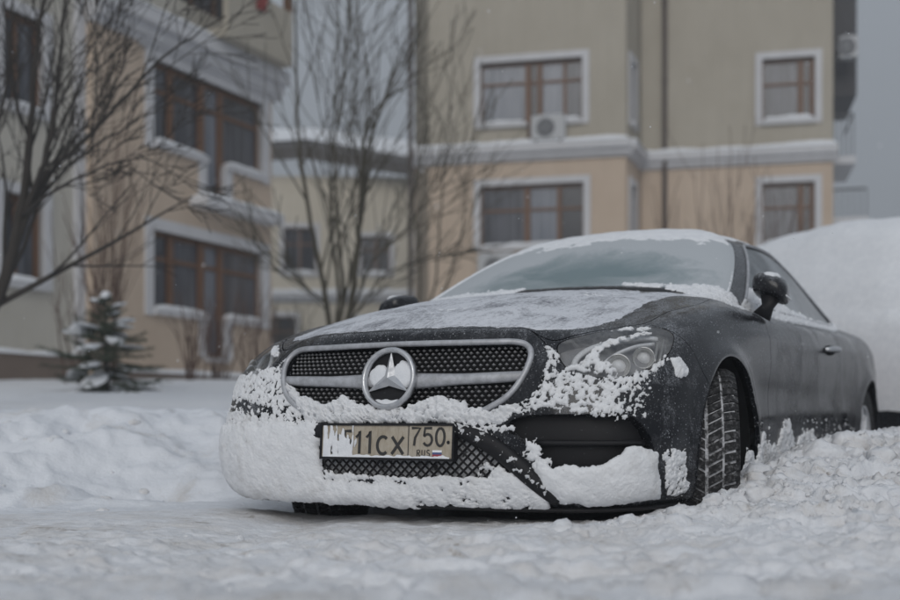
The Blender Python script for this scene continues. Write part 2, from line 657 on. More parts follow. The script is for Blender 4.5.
# ------------------------------------------------------------------ materials
def make_materials():
    # snow on the ground: white with bluish and slightly dirty patches, fine crystalline relief
    m = NT('snow_ground')
    c = m.coord('Object')
    big = m.noise(c, .7, 5, .6)
    fine = m.noise(c, 38, 6, .65)
    mid = m.noise(c, 7, 5, .6)
    dirt = m.ramp(m.noise(c, 2.6, 7, .68, .6), [(.56, 0), (.74, 1)])
    col = m.mix(m.ramp(big, [(.35, 0), (.7, 1)]), (.68, .705, .75), (.76, .778, .81))
    col = m.mix(m.math('MULTIPLY', dirt, .55), col, (.40, .36, .31))
    m.set(Base_Color=col, Roughness=.85, Specular_IOR_Level=.2)
    m.b.inputs['Subsurface Weight'].default_value = 0.0
    m.bump(m.math('ADD', fine, m.math('MULTIPLY', mid, 2.0)), .55, .012)

    # churned, sand-stained snow of the road and the ploughed ridge
    m = NT('snow_road')
    c = m.coord('Object')
    fine = m.noise(c, 60, 6, .7)
    mid = m.noise(c, 9, 6, .65)
    st = m.ramp(m.noise(c, 3.4, 8, .7, .8), [(.44, 0), (.62, 1)])
    st2 = m.ramp(m.noise(c, 11, 6, .7, .5), [(.58, 0), (.70, 1)])
    col = m.mix(m.ramp(mid, [(.3, 0), (.7, 1)]), (.69, .705, .735), (.78, .79, .815))
    col = m.mix(m.math('MULTIPLY', st, .30), col, (.46, .40, .33))
    col = m.mix(m.math('MULTIPLY', m.math('MULTIPLY', st2, st), .75), col, (.20, .155, .105))
    m.set(Base_Color=col, Roughness=.85, Specular_IOR_Level=.2)
    m.bump(m.math('ADD', fine, m.math('MULTIPLY', mid, 2.0)), .6, .010)

    # clean fresh snow lying on things
    m = NT('snow_fresh')
    c = m.coord('Object')
    fine = m.noise(c, 120, 5, .7)
    mid = m.noise(c, 24, 5, .6)
    col = m.mix(m.ramp(mid, [(.3, 0), (.75, 1)]), (.70, .72, .755), (.82, .835, .86))
    m.set(Base_Color=col, Roughness=.9, Specular_IOR_Level=.15)
    m.bump(m.math('ADD', fine, mid), .5, .006)

    # packed snow with road grime, on the bumper
    m = NT('snow_bumper')
    c = m.coord('Object')
    fine = m.noise(c, 90, 6, .7)
    mid = m.noise(c, 16, 6, .65)
    g = m.ramp(m.noise(c, 7, 7, .7, .4), [(.52, 0), (.72, 1)])
    g2 = m.ramp(m.noise(c, 55, 4, .7), [(.62, 0), (.72, 1)])
    col = m.mix(m.ramp(mid, [(.3, 0), (.75, 1)]), (.70, .715, .74), (.82, .83, .85))
    col = m.mix(m.math('MULTIPLY', g, .35), col, (.36, .33, .29))
    col = m.mix(m.math('MULTIPLY', g2, .30), col, (.20, .20, .20))
    m.set(Base_Color=col, Roughness=.9, Specular_IOR_Level=.15)
    m.bump(m.math('ADD', fine, mid), .6, .006)

    # thin frost film with bare dark streaks
    m = NT('frost_sheet')
    c = m.coord('Object')
    n1 = m.noise(c, 5.5, 7, .72, .7)
    n2 = m.noise(c, 85, 5, .75)
    n3 = m.noise(m.coord('Object', (1.4, 6, 1)), 9, 5, .7)
    k = m.math('ADD', m.math('MULTIPLY', n1, .55), m.math('ADD', m.math('MULTIPLY', n2, .35), m.math('MULTIPLY', n3, .25)))
    f = m.ramp(k, [(.44, .0), (.60, 1)])
    col = m.mix(f, (.17, .175, .20), (.62, .64, .685))
    m.set(Base_Color=col, Roughness=.75, Specular_IOR_Level=.3)
    m.bump(k, .5, .004)

    # metallic dark grey paint, dirty, dusted with flakes
    def paint(name, speck, dirt, dc, front=0.0):
        m = NT(name)
        c = m.coord('Object')
        fl = m.noise(c, 150, 3, .65)
        flakes = m.ramp(fl, [(speck, 0), (speck + .03, 1)])
        cl = m.noise(c, 3.2, 6, .65, .6)
        film = m.ramp(cl, [(.40, 0), (.72, 1)])
        run = m.ramp(m.noise(m.coord('Object', (9, 9, .8)), 3, 5, .65), [(.48, 0), (.70, 1)])
        sep = m.node('ShaderNodeSeparateXYZ')
        geo = m.node('ShaderNodeNewGeometry')
        m.l.new(geo.outputs['Normal'], sep.inputs[0])
        up = m.math('POWER', m.math('MAXIMUM', sep.outputs[2], 0.0), 2.2)
        if front:
            up = m.math('ADD', up, m.math('MULTIPLY', m.ramp(m.noise(c, 9, 6, .7, .5), [(.50, 0), (.66, 1)]), front), True)
        col = m.mix(m.math('MULTIPLY', m.math('ADD', m.math('MULTIPLY', film, .6), m.math('MULTIPLY', run, .4)), dirt), (.006, .007, .010), dc)
        grain = m.ramp(m.noise(c, 190, 4, .75), [(.44, 0), (.58, 1)])
        patch = m.ramp(m.noise(m.coord('Object', (1, 2.4, 1)), 8, 7, .72, .6), [(.42, .05), (.62, 1)])
        upd = m.math('MULTIPLY', up, m.math('MULTIPLY', grain, patch), True)
        col = m.mix(m.math('MULTIPLY', upd, .8), col, (.45, .47, .51))
        f2 = m.math('MULTIPLY', flakes, m.ramp(m.noise(c, 5.5, 4, .6), [(.40, .25), (.62, 1)]))
        col = m.mix(f2, col, (.55, .57, .61))
        dull = m.math('MAXIMUM', f2, upd)
        ro = m.math('ADD', m.math('ADD', .13, m.math('MULTIPLY', m.math('MULTIPLY', film, dirt), .28)), m.math('MULTIPLY', dull, .5))
        m.set(Base_Color=col, Roughness=ro, Specular_IOR_Level=.36)
        m.bump(m.math('ADD', f2, m.math('MULTIPLY', upd, .8)), .25, .003)
    paint('paint', .640, .5, (.035, .034, .036))
    paint('paint_bumper', .640, .5, (.035, .034, .036), .7)
    paint('paint_dirty', .625, 1.0, (.034, .033, .036))

    m = NT('black_plastic')
    c = m.coord('Object')
    g = m.ramp(m.noise(c, 120, 4, .7), [(.66, 0), (.73, 1)])
    col = m.mix(g, (.009, .009, .011), (.17, .175, .19))
    m.set(Base_Color=col, Roughness=.6, Specular_IOR_Level=.3)
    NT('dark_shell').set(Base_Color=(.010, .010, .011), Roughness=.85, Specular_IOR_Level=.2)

    m = NT('chrome')
    c = m.coord('Object')
    d = m.ramp(m.noise(c, 45, 6, .7), [(.40, 0), (.65, 1)])
    col = m.mix(d, (.55, .56, .58), (.50, .51, .53))
    m.set(Base_Color=col, Metallic=m.ramp(m.noise(c, 45, 6, .7), [(.40, .95), (.68, .25)]), Roughness=m.math('ADD', .30, m.math('MULTIPLY', d, .3)))
    m.bump(m.noise(c, 90, 4, .7), .15, .002)
    m = NT('satin_silver')
    c = m.coord('Object')
    d = m.ramp(m.noise(c, 30, 6, .7), [(.35, 0), (.65, 1)])
    m.set(Base_Color=m.mix(d, (.34, .345, .36), (.52, .53, .56)), Metallic=.45, Roughness=.5)

    # frosted windscreen
    m = NT('frosted_glass')
    c = m.coord('Object')
    n1 = m.noise(c, 4.5, 7, .68, .9)
    n2 = m.noise(c, 60, 6, .72)
    # half-thawed crescent low on the glass, rime elsewhere
    dist = m.node('ShaderNodeVectorMath', operation='DISTANCE')
    mp = m.node('ShaderNodeMapping')
    tc = m.node('ShaderNodeTexCoord')
    m.l.new(tc.outputs['Object'], mp.inputs['Vector'])
    mp.inputs['Scale'].default_value = (1.5, .9, 1.5)
    dist.inputs[1].default_value = (-.62 * 1.5, .10 * .9, 1.08 * 1.5)
    m.l.new(mp.outputs[0], dist.inputs[0])
    k = m.math('ADD', m.math('MULTIPLY', dist.outputs['Value'], .95), m.math('ADD', m.math('MULTIPLY', n1, .75), m.math('MULTIPLY', n2, .22)))
    f = m.ramp(k, [(.62, 0), (.88, .62), (1.0, 1)])
    m.set(Base_Color=m.mix(f, (.135, .195, .21), (.43, .46, .485)), Roughness=m.math('ADD', .32, m.math('MULTIPLY', f, .4)), Specular_IOR_Level=.5)
    m.bump(n2, .15, .002)
    m = NT('side_glass')
    c = m.coord('Object')
    f = m.ramp(m.math('ADD', m.math('MULTIPLY', m.noise(c, 3.5, 6, .65), .7), m.math('MULTIPLY', m.noise(c, 70, 5, .7), .3)), [(.40, 0), (.62, 1)])
    m.set(Base_Color=m.mix(f, (.07, .08, .088), (.30, .32, .34)), Roughness=.28)

    # headlamp cover and insides
    m = NT('lamp_lens')
    g = m.node('ShaderNodeBsdfGlossy')
    g.inputs['Roughness'].default_value = .08
    g.inputs['Color'].default_value = (.85, .88, .92, 1)
    t = m.node('ShaderNodeBsdfTransparent')
    t.inputs['Color'].default_value = (.93, .94, .95, 1)
    d = m.node('ShaderNodeBsdfDiffuse')
    d.inputs['Color'].default_value = (.42, .42, .41, 1)
    fr = m.node('ShaderNodeFresnel')
    fr.inputs['IOR'].default_value = 1.45
    mx = m.node('ShaderNodeMixShader')
    m.l.new(fr.outputs[0], mx.inputs[0])
    m.l.new(t.outputs[0], mx.inputs[1])
    m.l.new(g.outputs[0], mx.inputs[2])
    mx2 = m.node('ShaderNodeMixShader')
    c = m.coord('Object')
    m.l.new(m.ramp(m.noise(c, 22, 7, .75, .6), [(.44, .0), (.70, .34)]), mx2.inputs[0])
    m.l.new(mx.outputs[0], mx2.inputs[1])
    m.l.new(d.outputs[0], mx2.inputs[2])
    m.l.new(mx2.outputs[0], m.n['Material Output'].inputs[0])
    NT('lamp_chrome').set(Base_Color=(.62, .62, .61), Metallic=.6, Roughness=.3)
    NT('lamp_dark').set(Base_Color=(.26, .26, .27), Roughness=.35)
    NT('pin_metal').set(Base_Color=(.34, .34, .35), Metallic=.3, Roughness=.45)
    NT('lamp_white').set(Base_Color=(.82, .83, .85), Roughness=.35)

    m = NT('rubber')
    c = m.coord('Object')
    g = m.ramp(m.noise(c, 70, 6, .72), [(.50, 0), (.68, 1)])
    m.set(Base_Color=m.mix(g, (.018, .018, .019), (.15, .15, .155)), Roughness=.85, Specular_IOR_Level=.25)
    m = NT('tread_snow')
    c = m.coord('Object')
    g = m.ramp(m.noise(c, 32, 5, .7), [(.40, 0), (.56, 1)])
    m.set(Base_Color=m.mix(g, (.05, .05, .052), (.52, .53, .56)), Roughness=.9)
    m = NT('packed_snow')
    c = m.coord('Object')
    g = m.ramp(m.noise(c, 13, 6, .7, .4), [(.33, 0), (.43, 1)])
    m.set(Base_Color=m.mix(g, (.012, .012, .013), (.72, .73, .76)), Roughness=.9)
    NT('alloy').set(Base_Color=(.42, .43, .45), Metallic=.6, Roughness=.45)

    # dirty number plate
    m = NT('plate_white')
    c = m.coord('Object')
    g = m.ramp(m.noise(c, 14, 7, .7, .4), [(.30, 0), (.7, 1)])
    st = m.ramp(m.noise(m.coord('Object', (1, 30, 6)), 3.0, 5, .7), [(.45, 0), (.7, 1)])
    col = m.mix(g, (.33, .275, .20), (.47, .43, .365))
    col = m.mix(m.math('MULTIPLY', st, .5), col, (.20, .165, .12))
    m.set(Base_Color=col, Roughness=.6)
    NT('plate_ink').set(Base_Color=(.028, .027, .026), Roughness=.6)
    NT('plate_red').set(Base_Color=(.30, .04, .05), Roughness=.6)
    NT('plate_blue').set(Base_Color=(.06, .09, .22), Roughness=.6)
    NT('lamp_red').set(Base_Color=(.20, .012, .014), Roughness=.25)
    NT('seat_fabric').set(Base_Color=(.03, .03, .032), Roughness=.9)


make_materials()

# ------------------------------------------------------------------ the coupe: panels cut from the base surface
CU, CV = .25, .12            # metres per unit of u and v on the front half


def surf(u, v):
    """point and normal on the body at (+-u, v)"""
    s = -1.0 if u < 0 else 1.0
    iu = np.interp(abs(u), US, np.arange(len(US)))
    iv = np.interp(v, VS, np.arange(len(VS)))
    i, j = min(int(iu), len(US) - 2), min(int(iv), len(VS) - 2)
    a, b = iu - i, iv - j
    k = np.array([1, s, 1])
    f = lambda G: ((G[j, i] * (1 - a) + G[j, i + 1] * a) * (1 - b) + (G[j + 1, i] * (1 - a) + G[j + 1, i + 1] * a) * b) * k
    n = f(SN)
    return f(S), n / np.linalg.norm(n)


def uvpoly(pts, n=5):
    P = np.array(pts, float) * (CU, CV)
    return smooth_poly(P, n) if n else P


def f_uv(poly):
    return lambda V: poly_sdf(V[:, 6:8] * (CU, CV), poly)


def f_box(u0, u1, v0, v1, su, sv):
    return lambda V: np.maximum(np.maximum((u0 - V[:, 6]) * su, (V[:, 6] - u1) * su), np.maximum((v0 - V[:, 7]) * sv, (V[:, 7] - v1) * sv))


def f_arch(wx, r):
    return lambda V: np.where(V[:, 1] > .5, np.hypot(V[:, 0] - wx, V[:, 2] - .335) - r, 1.0)


def carve(M, field, gap=.0022):
    a, r = split(M[0], M[1], field(M[0]) + gap)
    if len(r[1]) == 0:
        return a, r
    g, o = split(r[0], r[1], field(r[0]) - gap)
    return a, o


HALF = (BODY_V, BODY_T)
WB = 2.873
FWX = .055
ARCH_R = .378
GRILLE = uvpoly([(-.9, 5.76), (0, 5.76), (.9, 5.74), (1.58, 5.72), (1.73, 5.6), (1.77, 5.3), (1.67, 4.8), (1.5, 4.26), (1.3, 3.93), (1.05, 3.70), (.5, 3.63), (-.9, 3.62)])
NOSE = uvpoly([(-.9, 6.74), (0, 6.74), (.9, 6.72), (1.6, 6.68), (1.8, 6.55), (1.93, 5.95), (2.02, 5.4), (1.95, 4.9), (1.8, 4.3), (1.6, 3.9), (1.3, 3.62), (1.0, 3.5), (.4, 3.46), (-.9, 3.45)])
HOOD = uvpoly([(-1, 6.74), (0, 6.74), (.9, 6.72), (1.6, 6.68), (1.8, 6.55), (1.95, 6.0), (2.15, 5.76), (2.5, 6.06), (2.8, 6.28), (3.22, 6.44), (3.5, 6.45), (4.04, 7.04), (4.4, 7.1), (5.16, 7.35), (5.9, 8.6), (6.27, 9.6), (6.1, 9.84), (5, 9.85), (0, 9.85), (-1, 9.85)], 4)
HEAD = uvpoly([(2.17, 5.62), (2.5, 5.94), (2.8, 6.15), (3.22, 6.33), (3.6, 6.02), (3.84, 5.68), (3.87, 5.42), (3.77, 5.08), (3.5, 4.77), (3.2, 4.6), (2.85, 4.54), (2.5, 4.60), (2.24, 4.78), (2.13, 5.15)])
INTAKE = uvpoly([(1.44, 3.33), (1.62, 3.62), (2.11, 3.66), (2.7, 3.65), (3.1, 3.58), (3.42, 3.15), (3.58, 2.4), (3.56, 1.85), (3.2, 1.66), (2.4, 1.66), (2.1, 1.85), (1.88, 2.35), (1.64, 2.9)], 4)
CENTRE = uvpoly([(-.8, 3.22), (0, 3.22), (.8, 3.22), (1.1, 3.0), (1.42, 2.5), (1.58, 2.18), (1.5, 2.06), (.8, 2.04), (-.8, 2.04)], 4)

car = empty('parked_car', (CAR_X, CAR_Y, 0), CAR_RZ)
tag(car, 'dark grey coupe caked with snow, silver star emblem on its grille', 'car')

rest = HALF
for wx in (FWX, -WB):
    _, rest = split(rest[0], rest[1], f_arch(wx, ARCH_R)(rest[0]))
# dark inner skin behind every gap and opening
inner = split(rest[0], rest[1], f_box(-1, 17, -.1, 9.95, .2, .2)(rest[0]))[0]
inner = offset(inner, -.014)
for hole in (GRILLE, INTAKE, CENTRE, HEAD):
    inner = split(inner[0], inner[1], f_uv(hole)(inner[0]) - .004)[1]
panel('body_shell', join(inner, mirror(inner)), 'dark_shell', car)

wind, rest = carve(rest, f_box(-1, 6.0, 10.05, 11.9, .1, .35), .002)
rearw, rest = carve(rest, f_box(12.5, 17, 10.05, 11.9, .15, .3), .002)
sidew, rest = carve(rest, lambda V: np.maximum(f_box(7.02, 11.35, 10.12, 11.8, .3, .2)(V), (V[:, 6] - 11.9) * .3 + (V[:, 7] - 10.1) * .28), .002)
cabin, rest = carve(rest, f_box(-1, 17, 10.0, 99, .3, .3), .001)
hood, rest = carve(rest, f_uv(HOOD), .0025)
cowl, rest = carve(rest, f_box(-1, 6.15, 9.2, 10.0, .2, .3), .0015)
head, rest = carve(rest, f_uv(HEAD), .002)
nose, rest = carve(rest, f_uv(NOSE), .002)
grille_skin, nose = split(nose[0], nose[1], f_uv(GRILLE)(nose[0]))
intake_skin, rest = split(rest[0], rest[1], f_uv(INTAKE)(rest[0]))
centre_skin, rest = split(rest[0], rest[1], f_uv(CENTRE)(rest[0]))
bumper, rest = carve(rest, lambda V: np.maximum(.335 + (V[:, 2] - .60) * .55 - V[:, 0], -1), .0018)
fender, rest = carve(rest, lambda V: (-.50 - (V[:, 2] - .4) * .17) - V[:, 0], .0025)
door, rest = carve(rest, lambda V: np.maximum(-1.985 - (V[:, 2] - .6) * .08 - V[:, 0], .335 - V[:, 2]), .0025)
trunk, rest = carve(rest, lambda V: np.maximum(12.75 - V[:, 6], 6.2 - V[:, 7]) * .15, .002)
rbump, rest = carve(rest, lambda V: np.maximum((13.0 - V[:, 6]) * .35, (V[:, 7] - 4.2) * .15), .002)
quarter = rest

panel('hood', flange(join(hood, mirror(hood))), 'paint', car)
panel('cowl', flange(join(cowl, mirror(cowl)), .03), 'black_plastic', car)
panel('windscreen', join(wind, mirror(wind)), 'frosted_glass', car)
panel('rear_window', join(rearw, mirror(rearw)), 'frosted_glass', car)
panel('roof', flange(join(cabin, mirror(cabin)), .02), 'paint', car)
panel('front_bumper', flange(join(bumper, mirror(bumper)), .055), 'paint_bumper', car)
panel('grille_surround', flange(join(nose, mirror(nose)), .035), 'paint', car)
panel('boot_lid', flange(join(trunk, mirror(trunk))), 'paint', car)
panel('rear_bumper', flange(join(rbump, mirror(rbump))), 'paint_dirty', car)
DOORS = []
for s in (1, -1):
    mm = (lambda M: M) if s == 1 else mirror
    panel('fender', flange(mm(fender), .018), 'paint', car)
    dr = panel('door', flange(mm(door)), 'paint_dirty', car)
    DOORS.append(dr)
    panel('rear_quarter', flange(mm(quarter), .018), 'paint_dirty', car)
    panel('window', mm(offset(sidew, -.006)), 'side_glass', dr)
    # bright trim round the side glass
    V, T = mm(sidew)
    ring = []
    for u, v in smooth_line([(7.0, 10.1), (7.0, 10.9), (7.02, 11.6), (7.3, 11.84), (8.6, 11.86), (9.8, 11.84), (10.6, 11.4), (11.2, 10.6), (11.45, 10.1), (10, 10.08), (8.5, 10.08), (7.0, 10.1)], 5):
        p, n = surf(u * s, v)
        ring.append(p + n * .003)
    MB().tube(ring, .008, 6).build('window_trim', 'satin_silver', dr, True)
    # handle: a bar on two feet over a small scoop
    h = MB()
    pts = []
    for t in np.linspace(0, 1, 9):
        p, n = surf(s * (9.02 + t * .42), 5.55)
        pts.append(p + n * (.006 + .034 * math.sin(math.pi * min(1, max(0, t * 1.15 - .07))) ** .35))
    h.tube(pts, [.010, .013, .014, .014, .014, .014, .014, .013, .010], 8)
    h.build('handle', 'chrome', dr, True)
    p, n = surf(s * 9.23, 5.55)
    sc = MB()
    sc.tube([p + np.array([.085, 0, 0]) - n * .002, p - n * .002 + np.array([.05, 0, 0]), p + n * .0015, p - n * .002 - np.array([.05, 0, 0]), p - np.array([.085, 0, 0]) - n * .002], [.004, .022, .026, .022, .004], 10)
    o = sc.build('handle_recess', 'dark_shell', dr, True)

# ---- dark backs of the openings
panel('intake_back', offset(intake_skin, -.05), 'black_plastic', car)
panel('intake_back', mirror(offset(intake_skin, -.05)), 'black_plastic', car)
panel('centre_intake_back', join(offset(centre_skin, -.030), mirror(offset(centre_skin, -.030))), 'packed_snow', car)

# ---- grille: backing, bright frame, louvre bar, pins, star
grille = empty('grille')
grille.parent = car
panel('backing', join(offset(grille_skin, -.05), mirror(offset(grille_skin, -.05))), 'dark_shell', grille)


def sweep(pts, nrm, w, h, closed=True, n=8, taper=None):
    """elliptical strip laid on a surface: w along the surface, h along its normal"""
    pts, nrm = np.asarray(pts), np.asarray(nrm)
    m = len(pts)
    V, F = [], []
    for i in range(m):
        t = pts[(i + 1) % m] - pts[i - 1] if closed else pts[min(i + 1, m - 1)] - pts[max(i - 1, 0)]
        t = t / (np.linalg.norm(t) + 1e-9)
        nn = nrm[i] - t * (nrm[i] @ t)
        nn /= np.linalg.norm(nn)
        b = np.cross(t, nn)
        k = 1 if taper is None else taper(i / (m - 1))
        for j in range(n):
            a = 2 * math.pi * j / n
            V.append(pts[i] + b * math.cos(a) * w * k + nn * math.sin(a) * h * k)
    for i in range(m if closed else m - 1):
        i2 = (i + 1) % m
        for j in range(n):
            j2 = (j + 1) % n
            F.append([i * n + j, i * n + j2, i2 * n + j2, i2 * n + j])
    if not closed:
        F.append(list(range(n))[::-1])
        F.append([(m - 1) * n + j for j in range(n)])
    return V, F


# closed outline of the whole grille, both halves
half = [(0, 5.76), (.5, 5.755), (.9, 5.74), (1.3, 5.735), (1.58, 5.72), (1.73, 5.6), (1.77, 5.3), (1.67, 4.8), (1.5, 4.26), (1.3, 3.93), (1.05, 3.70), (.5, 3.63), (0, 3.62)]
full = half + [(-u, v) for u, v in half[-2:0:-1]]
gp, gn = [], []
for u, v in smooth_poly(full, 6):
    p, n = surf(u, v)
    gp.append(p + n * .002)
    gn.append(n)
MB().add(*sweep(gp, gn, .0105, .010)).build('frame', 'satin_silver', grille, True)
# louvre bar, swelling towards the star
for s in (1, -1):
    bp, bn = [], []
    for t in np.linspace(0, 1, 18):
        u = s * (.20 + t * 1.47)
        p, n = surf(u, 4.62 + .07 * t)
        bp.append(p + np.array([-.012, 0, 0]))
        bn.append(np.array([1., 0, .15]))
    MB().add(*sweep(bp, bn, .021, .014, False, 10, lambda t: 1.35 - .45 * min(1, t * 2.2) - .30 * max(0, t - .7))).build('bar', 'satin_silver', grille, True)
# diamond pins
pins = MB()
for r, v in enumerate(np.linspace(3.82, 5.64, 16)):
    for c in range(-23, 24):
        u = (c + .5 * (r % 2)) * .082
        if abs(v - 4.66) < .14:
            continue
        if poly_sdf(np.array([[abs(u) * CU, v * CV]]), GRILLE)[0] > -.016:
            continue
        p, n = surf(u, v)
        q = p + np.array([-.026, 0, 0])
        w, hh, d = .0066, .0050, .007
        pins.add([q + np.array([0, w, 0]), q + np.array([0, 0, hh]), q + np.array([0, -w, 0]), q + np.array([0, 0, -hh]), q + np.array([d, 0, 0]), q + np.array([-.02, 0, 0])],
                 [[0, 1, 4], [1, 2, 4], [2, 3, 4], [3, 0, 4], [1, 0, 5], [2, 1, 5], [3, 2, 5], [0, 3, 5]])
tag(pins.build('pins', 'pin_metal', grille), kind='stuff')

emblem = empty('emblem')
emblem.parent = car
p0, n0 = surf(0.0, 4.67)
EC = p0 + np.array([.012, 0, .004])
ex = np.array([.985, 0, .17])
ex /= np.linalg.norm(ex)
ez = np.array([-ex[2], 0, ex[0]])
ey = np.array([0, 1., 0])
R_E = .098
ringp = [EC + (ey * math.cos(a) + ez * math.sin(a)) * R_E for a in np.linspace(0, 2 * math.pi, 49)[:-1]]
MB().add(*sweep(ringp, [ex] * 48, .0100, .015)).build('ring', 'chrome', emblem, True)
disc = MB()
nd = 40
dv = [EC - ex * .020]
for a in np.linspace(0, 2 * math.pi, nd + 1)[:-1]:
    dv.append(EC - ex * .012 + (ey * math.cos(a) + ez * math.sin(a)) * (R_E))
disc.add(dv, [[0, 1 + i, 1 + (i + 1) % nd] for i in range(nd)])
disc.build('backing', 'black_plastic', emblem, True)
st = MB()
cf = EC + ex * .014
cb = EC - ex * .008
for k in range(3):
    a = math.pi / 2 + k * 2 * math.pi / 3
    tip = EC + (ey * math.cos(a) + ez * math.sin(a)) * (R_E - .006) + ex * .002
    tipb = tip - ex * .008
    l = EC + (ey * math.cos(a + math.pi / 3) + ez * math.sin(a + math.pi / 3)) * .025 - ex * .004
    r = EC + (ey * math.cos(a - math.pi / 3) + ez * math.sin(a - math.pi / 3)) * .025 - ex * .004
    st.add([cf, tip, l, r, tipb, cb], [[0, 1, 2], [0, 3, 1], [1, 4, 2], [1, 3, 4], [2, 4, 5], [3, 5, 4]])
st.build('star', 'chrome', emblem)
# snow stuck inside the emblem's lower fields is built with the bumper snow

# ---- number plate
plate = empty('number_plate')
plate.parent = car
PLT = MB()
PX, PZ, PW, PH = .884, .412, .530, .124
tilt = math.radians(4)


def plate_pt(y, z, d):
    return (PX + d - (z) * math.tan(tilt), y, PZ + z)


def plate_box(name, y0, y1, z0, z1, d0, d1, mat, parent=plate):
    P = [plate_pt(y, z, d) for d in (d0, d1) for (y, z) in ((y0, z0), (y1, z0), (y1, z1), (y0, z1))]
    b = MB().add(P, [[0, 3, 2, 1], [4, 5, 6, 7], [0, 1, 5, 4], [1, 2, 6, 5], [2, 3, 7, 6], [3, 0, 4, 7]])
    return b.build(name, mat, parent)


plate_box('holder', -PW / 2, PW / 2, -PH / 2, PH / 2, -.022, -.004, 'black_plastic')
fr = MB()
for (y0, y1, z0, z1) in ((-PW / 2, PW / 2, PH / 2 - .008, PH / 2), (-PW / 2, PW / 2, -PH / 2, -PH / 2 + .009), (-PW / 2, -PW / 2 + .007, -PH / 2 + .009, PH / 2 - .008), (PW / 2 - .007, PW / 2, -PH / 2 + .009, PH / 2 - .008)):
    P = [plate_pt(y, z, d) for d in (-.004, .006) for (y, z) in ((y0, z0), (y1, z0), (y1, z1), (y0, z1))]
    fr.add(P, [[0, 3, 2, 1], [4, 5, 6, 7], [0, 1, 5, 4], [1, 2, 6, 5], [2, 3, 7, 6], [3, 0, 4, 7]])
fr.build('frame', 'black_plastic', plate)
plate_box('face', -PW / 2 + .007, PW / 2 - .007, -PH / 2 + .009, PH / 2 - .008, -.004, .001, 'plate_white')
plate_box('divider', .089, .092, -PH / 2 + .010, PH / 2 - .009, .001, .0022, 'plate_ink')

# stroke lettering: glyphs as poly-lines on a unit box (0..1, 0..1), y up
arc = lambda cx, cy, rx, ry, a0, a1, n=10: [(cx + rx * math.cos(math.radians(a0 + (a1 - a0) * i / n)), cy + ry * math.sin(math.radians(a0 + (a1 - a0) * i / n))) for i in range(n + 1)]
GL = {
    '5': [[(.92, 1), (.18, 1), (.10, .55)] + arc(.48, .34, .46, .32, 140, -150, 14)],
    '1': [[(.15, .72), (.62, 1), (.62, 0)]],
    '7': [[(.05, 1), (.95, 1), (.42, .45), (.34, 0)]],
    '0': [arc(.5, .5, .44, .5, 90, 450, 22)],
    'C': [arc(.52, .5, .46, .5, 48, 312, 16)],
    'X': [[(.05, 1), (.95, 0)], [(.95, 1), (.05, 0)]],
    'B': [[(.12, 0), (.12, 1), (.55, 1)] + arc(.58, .76, .30, .24, 90, -90, 8) + [(.12, .52)], [(.55, .52)] + arc(.60, .26, .34, .26, 90, -90, 8) + [(.12, 0)]],
    'R': [[(.12, 0), (.12, 1), (.55, 1)] + arc(.58, .75, .32, .25, 90, -90, 8) + [(.12, .5)], [(.45, .5), (.92, 0)]],
    'U': [[(.1, 1), (.1, .35)] + arc(.5, .33, .4, .33, 180, 360, 10) + [(.9, 1)]],
    'S': [arc(.5, .75, .40, .25, 40, 270, 10) + arc(.5, .25, .40, .25, 90, -140, 10)],
}


def glyph(ch, y, z, w, h, t, mat='plate_ink'):
    """raised strokes; +y of the car reads left to right from the front"""
    b = MB()
    k = 0
    for line in GL[ch]:
        L = np.array(line) * (w, h) + (y, z)
        m = len(L)
        # mitred ribbon
        le, ri = [], []
        for i in range(m):
            d1 = L[min(i + 1, m - 1)] - L[max(i - 1, 0)]
            d1 = d1 / (np.linalg.norm(d1) + 1e-9)
            nn = np.array([-d1[1], d1[0]]) * t / 2
            le.append(L[i] + nn)
            ri.append(L[i] - nn)
        V = [plate_pt(a[0], a[1], .0026 + .00012 * k) for a in le] + [plate_pt(a[0], a[1], .0026 + .00012 * k) for a in ri] \
            + [plate_pt(a[0], a[1], .0005) for a in le] + [plate_pt(a[0], a[1], .0005) for a in ri]
        F = []
        for i in range(m - 1):
            F += [[i, m + i, m + i + 1, i + 1], [i, i + 1, 2 * m + i + 1, 2 * m + i], [m + i, 3 * m + i, 3 * m + i + 1, m + i + 1]]
        b.add(V, F)
        k += 1
    return b.build('character', mat, plate)


for ch, y, w, h in (('B', -.222, .042, .060), ('5', -.170, .036, .076), ('1', -.122, .030, .076), ('1', -.080, .030, .076), ('C', -.034, .048, .058), ('X', .024, .050, .058)):
    glyph(ch, y, -.041, w, h, .0105)
for ch, y in (('7', .101), ('5', .147), ('0', .194)):
    glyph(ch, y, -.012, .036, .058, .0085)
for ch, y in (('R', .124), ('U', .143), ('S', .162)):
    glyph(ch, y, -.046, .013, .020, .0030)
for name, mat, z in (('flag_white_band', 'lamp_white', -.033), ('flag_blue_band', 'plate_blue', -.040), ('flag_red_band', 'plate_red', -.047)):
    plate_box(name, .184, .219, z, z + .007, .001, .0022, mat)
for y in (-.246, .243):
    P = [plate_pt(y + .006 * math.cos(a), .006 * math.sin(a), .0035) for a in np.linspace(0, 2 * math.pi, 11)[:-1]] + [plate_pt(y, 0, .005)]
    MB().add(P, [[i, (i + 1) % 10, 10] for i in range(10)]).build('screw', 'black_plastic', plate)

